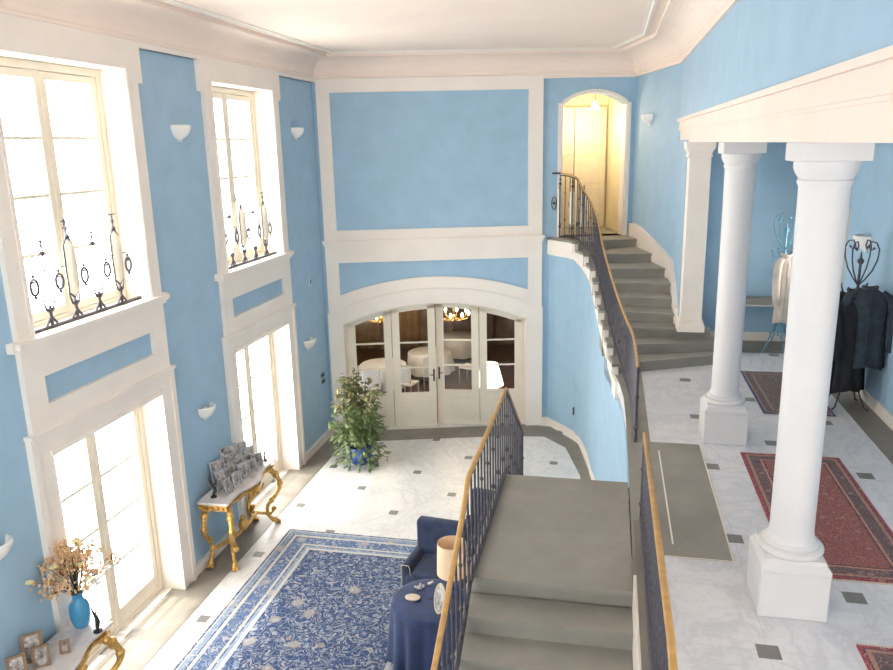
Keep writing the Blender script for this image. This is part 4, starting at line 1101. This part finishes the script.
MB().grid(rows, closed_u=True, closed_v=True).build('lamp_shade', LAMPON, root, smooth='auto')
# chandelier
for s, n, lab in ((1.0, 2.6, 'brass chandelier glowing beyond the left door leaves'), (2.75, 2.0, 'brass chandelier glowing beyond the middle door leaves')):
    p = MBk @ Vector((s, n, 1.90 if n > 2.3 else 2.02)); root = thing('chandelier', lab, 'lamp', tuple(p))
    MB().tube([(0, 0, 0), (0, 0, 1.47)], .012, 6).ball((0, 0, .02), .06, 8).build('stem', GOLD, root)
    for k in range(8):
        a = 2*PI*k/8; c, s2 = math.cos(a), math.sin(a)
        o = MB().tube([(0, 0, 0), (.15*c, .15*s2, -.06), (.32*c, .32*s2, -.02), (.36*c, .36*s2, .06)], .010, 5).build('arm', GOLD, root)
        MB().lathe([(.012, .06), (.03, .09), (.035, .13), (.012, .17)], 10, (.36*c, .36*s2, 0)).build('light', BULB, o)
# tall dark cupboard and curtains on the far wall
p = MBk @ Vector((3.6, 6.6, 0)); root = thing('cupboard', 'dark wooden cupboard against the far wall of the room beyond', 'cupboard', tuple(p), TB)
MB().box(-.6, .6, -.25, .28, 0, 2.1).bevel(.01, 1).build('body', WOODD, root)
for s in (-1, 1): MB().box(*sorted((s*.01, s*.57)), -.275, -.25, .1, 2.0).bevel(.006, 1).build('door', WOODD, root)
CURT = plain('ochre curtain', (.42, .25, .10), .9, var=.2)
for i, s in enumerate((.3, 1.5)):
    p = MBk @ Vector((s, 6.8, .05)); root = thing('curtain', ('left' if i == 0 else 'right')+' ochre curtain on the far wall of the room beyond', 'curtain', tuple(p), TB)
    MB().grid([[(x_/20-.5, .03*math.sin(x_*1.3)+yy_, z) for x_ in range(21)] for yy_, z in ((0, 0), (0, 2.6), (.02, 2.6), (.02, 0))], closed_v=True).build('fabric', CURT, root, smooth=True)

# ------------------------------------------------------------------ light
W = bpy.data.worlds.new('sky'); S.world = W; W.use_nodes = True
bg = W.node_tree.nodes['Background']; bg.inputs[0].default_value = (1.0, .955, .90, 1); bg.inputs[1].default_value = 5.5
def portal(x, y, z, sx, sy, rot):
    l = bpy.data.lights.new('window daylight', 'AREA'); l.shape = 'RECTANGLE'; l.size = sx; l.size_y = sy
    l.cycles.is_portal = True
    o = bpy.data.objects.new('window_daylight', l); COL.objects.link(o); o.location = (x, y, z); o.rotation_euler = rot
for c in CY:
    portal(-6.19, c, 5.57, 2.78, 2.0, (0, -PI/2, 0)); portal(-6.19, c, 1.5, 2.9, 2.0, (0, -PI/2, 0))
portal(-2.8, YB-.21, 5.3, 3.6, 3.4, (PI/2, 0, 0))  # portal of the added window behind the viewer
for a, e, z0, z1 in gw: portal(GX+.31, (a+e)/2, (z0+z1)/2, z1-z0, e-a, (0, PI/2, 0))  # gallery portals, the nearer one at the added window
def lamp(name, p, power, color, r=.1):
    l = bpy.data.lights.new(name, 'POINT'); l.energy = power; l.color = color; l.shadow_soft_size = r
    o = bpy.data.objects.new(name, l); COL.objects.link(o); o.location = p
for s, n, e in ((1.0, 2.6, 26), (2.75, 2.0, 26)): lamp('chandelier_light', MBk @ Vector((s, n, 2.45)), e, (1, .78, .5), .25)
lamp('doorway_light', MBk @ Vector((5.55, .9, 6.35)), 14, (1, .84, .62), .1)
sun = bpy.data.lights.new('sun', 'SUN'); sun.energy = 3.5; sun.angle = math.radians(3); sun.color = (1, .93, .82)
so_ = bpy.data.objects.new('sun', sun); COL.objects.link(so_)
so_.rotation_euler = Vector((1.0, .0, -3.6)).to_track_quat('-Z', 'Y').to_euler()

S.view_settings.view_transform = 'Standard'; S.view_settings.look = 'None'; S.view_settings.gamma = 1
S.view_settings.use_curve_mapping = False; S.view_settings.exposure = 1.55
c_ = S.cycles
c_.max_bounces = 14; c_.diffuse_bounces = 8; c_.glossy_bounces = 3; c_.transparent_max_bounces = 16; c_.sample_clamp_indirect = 6
c_.use_denoising = True; c_.caustics_reflective = False; c_.caustics_refractive = False
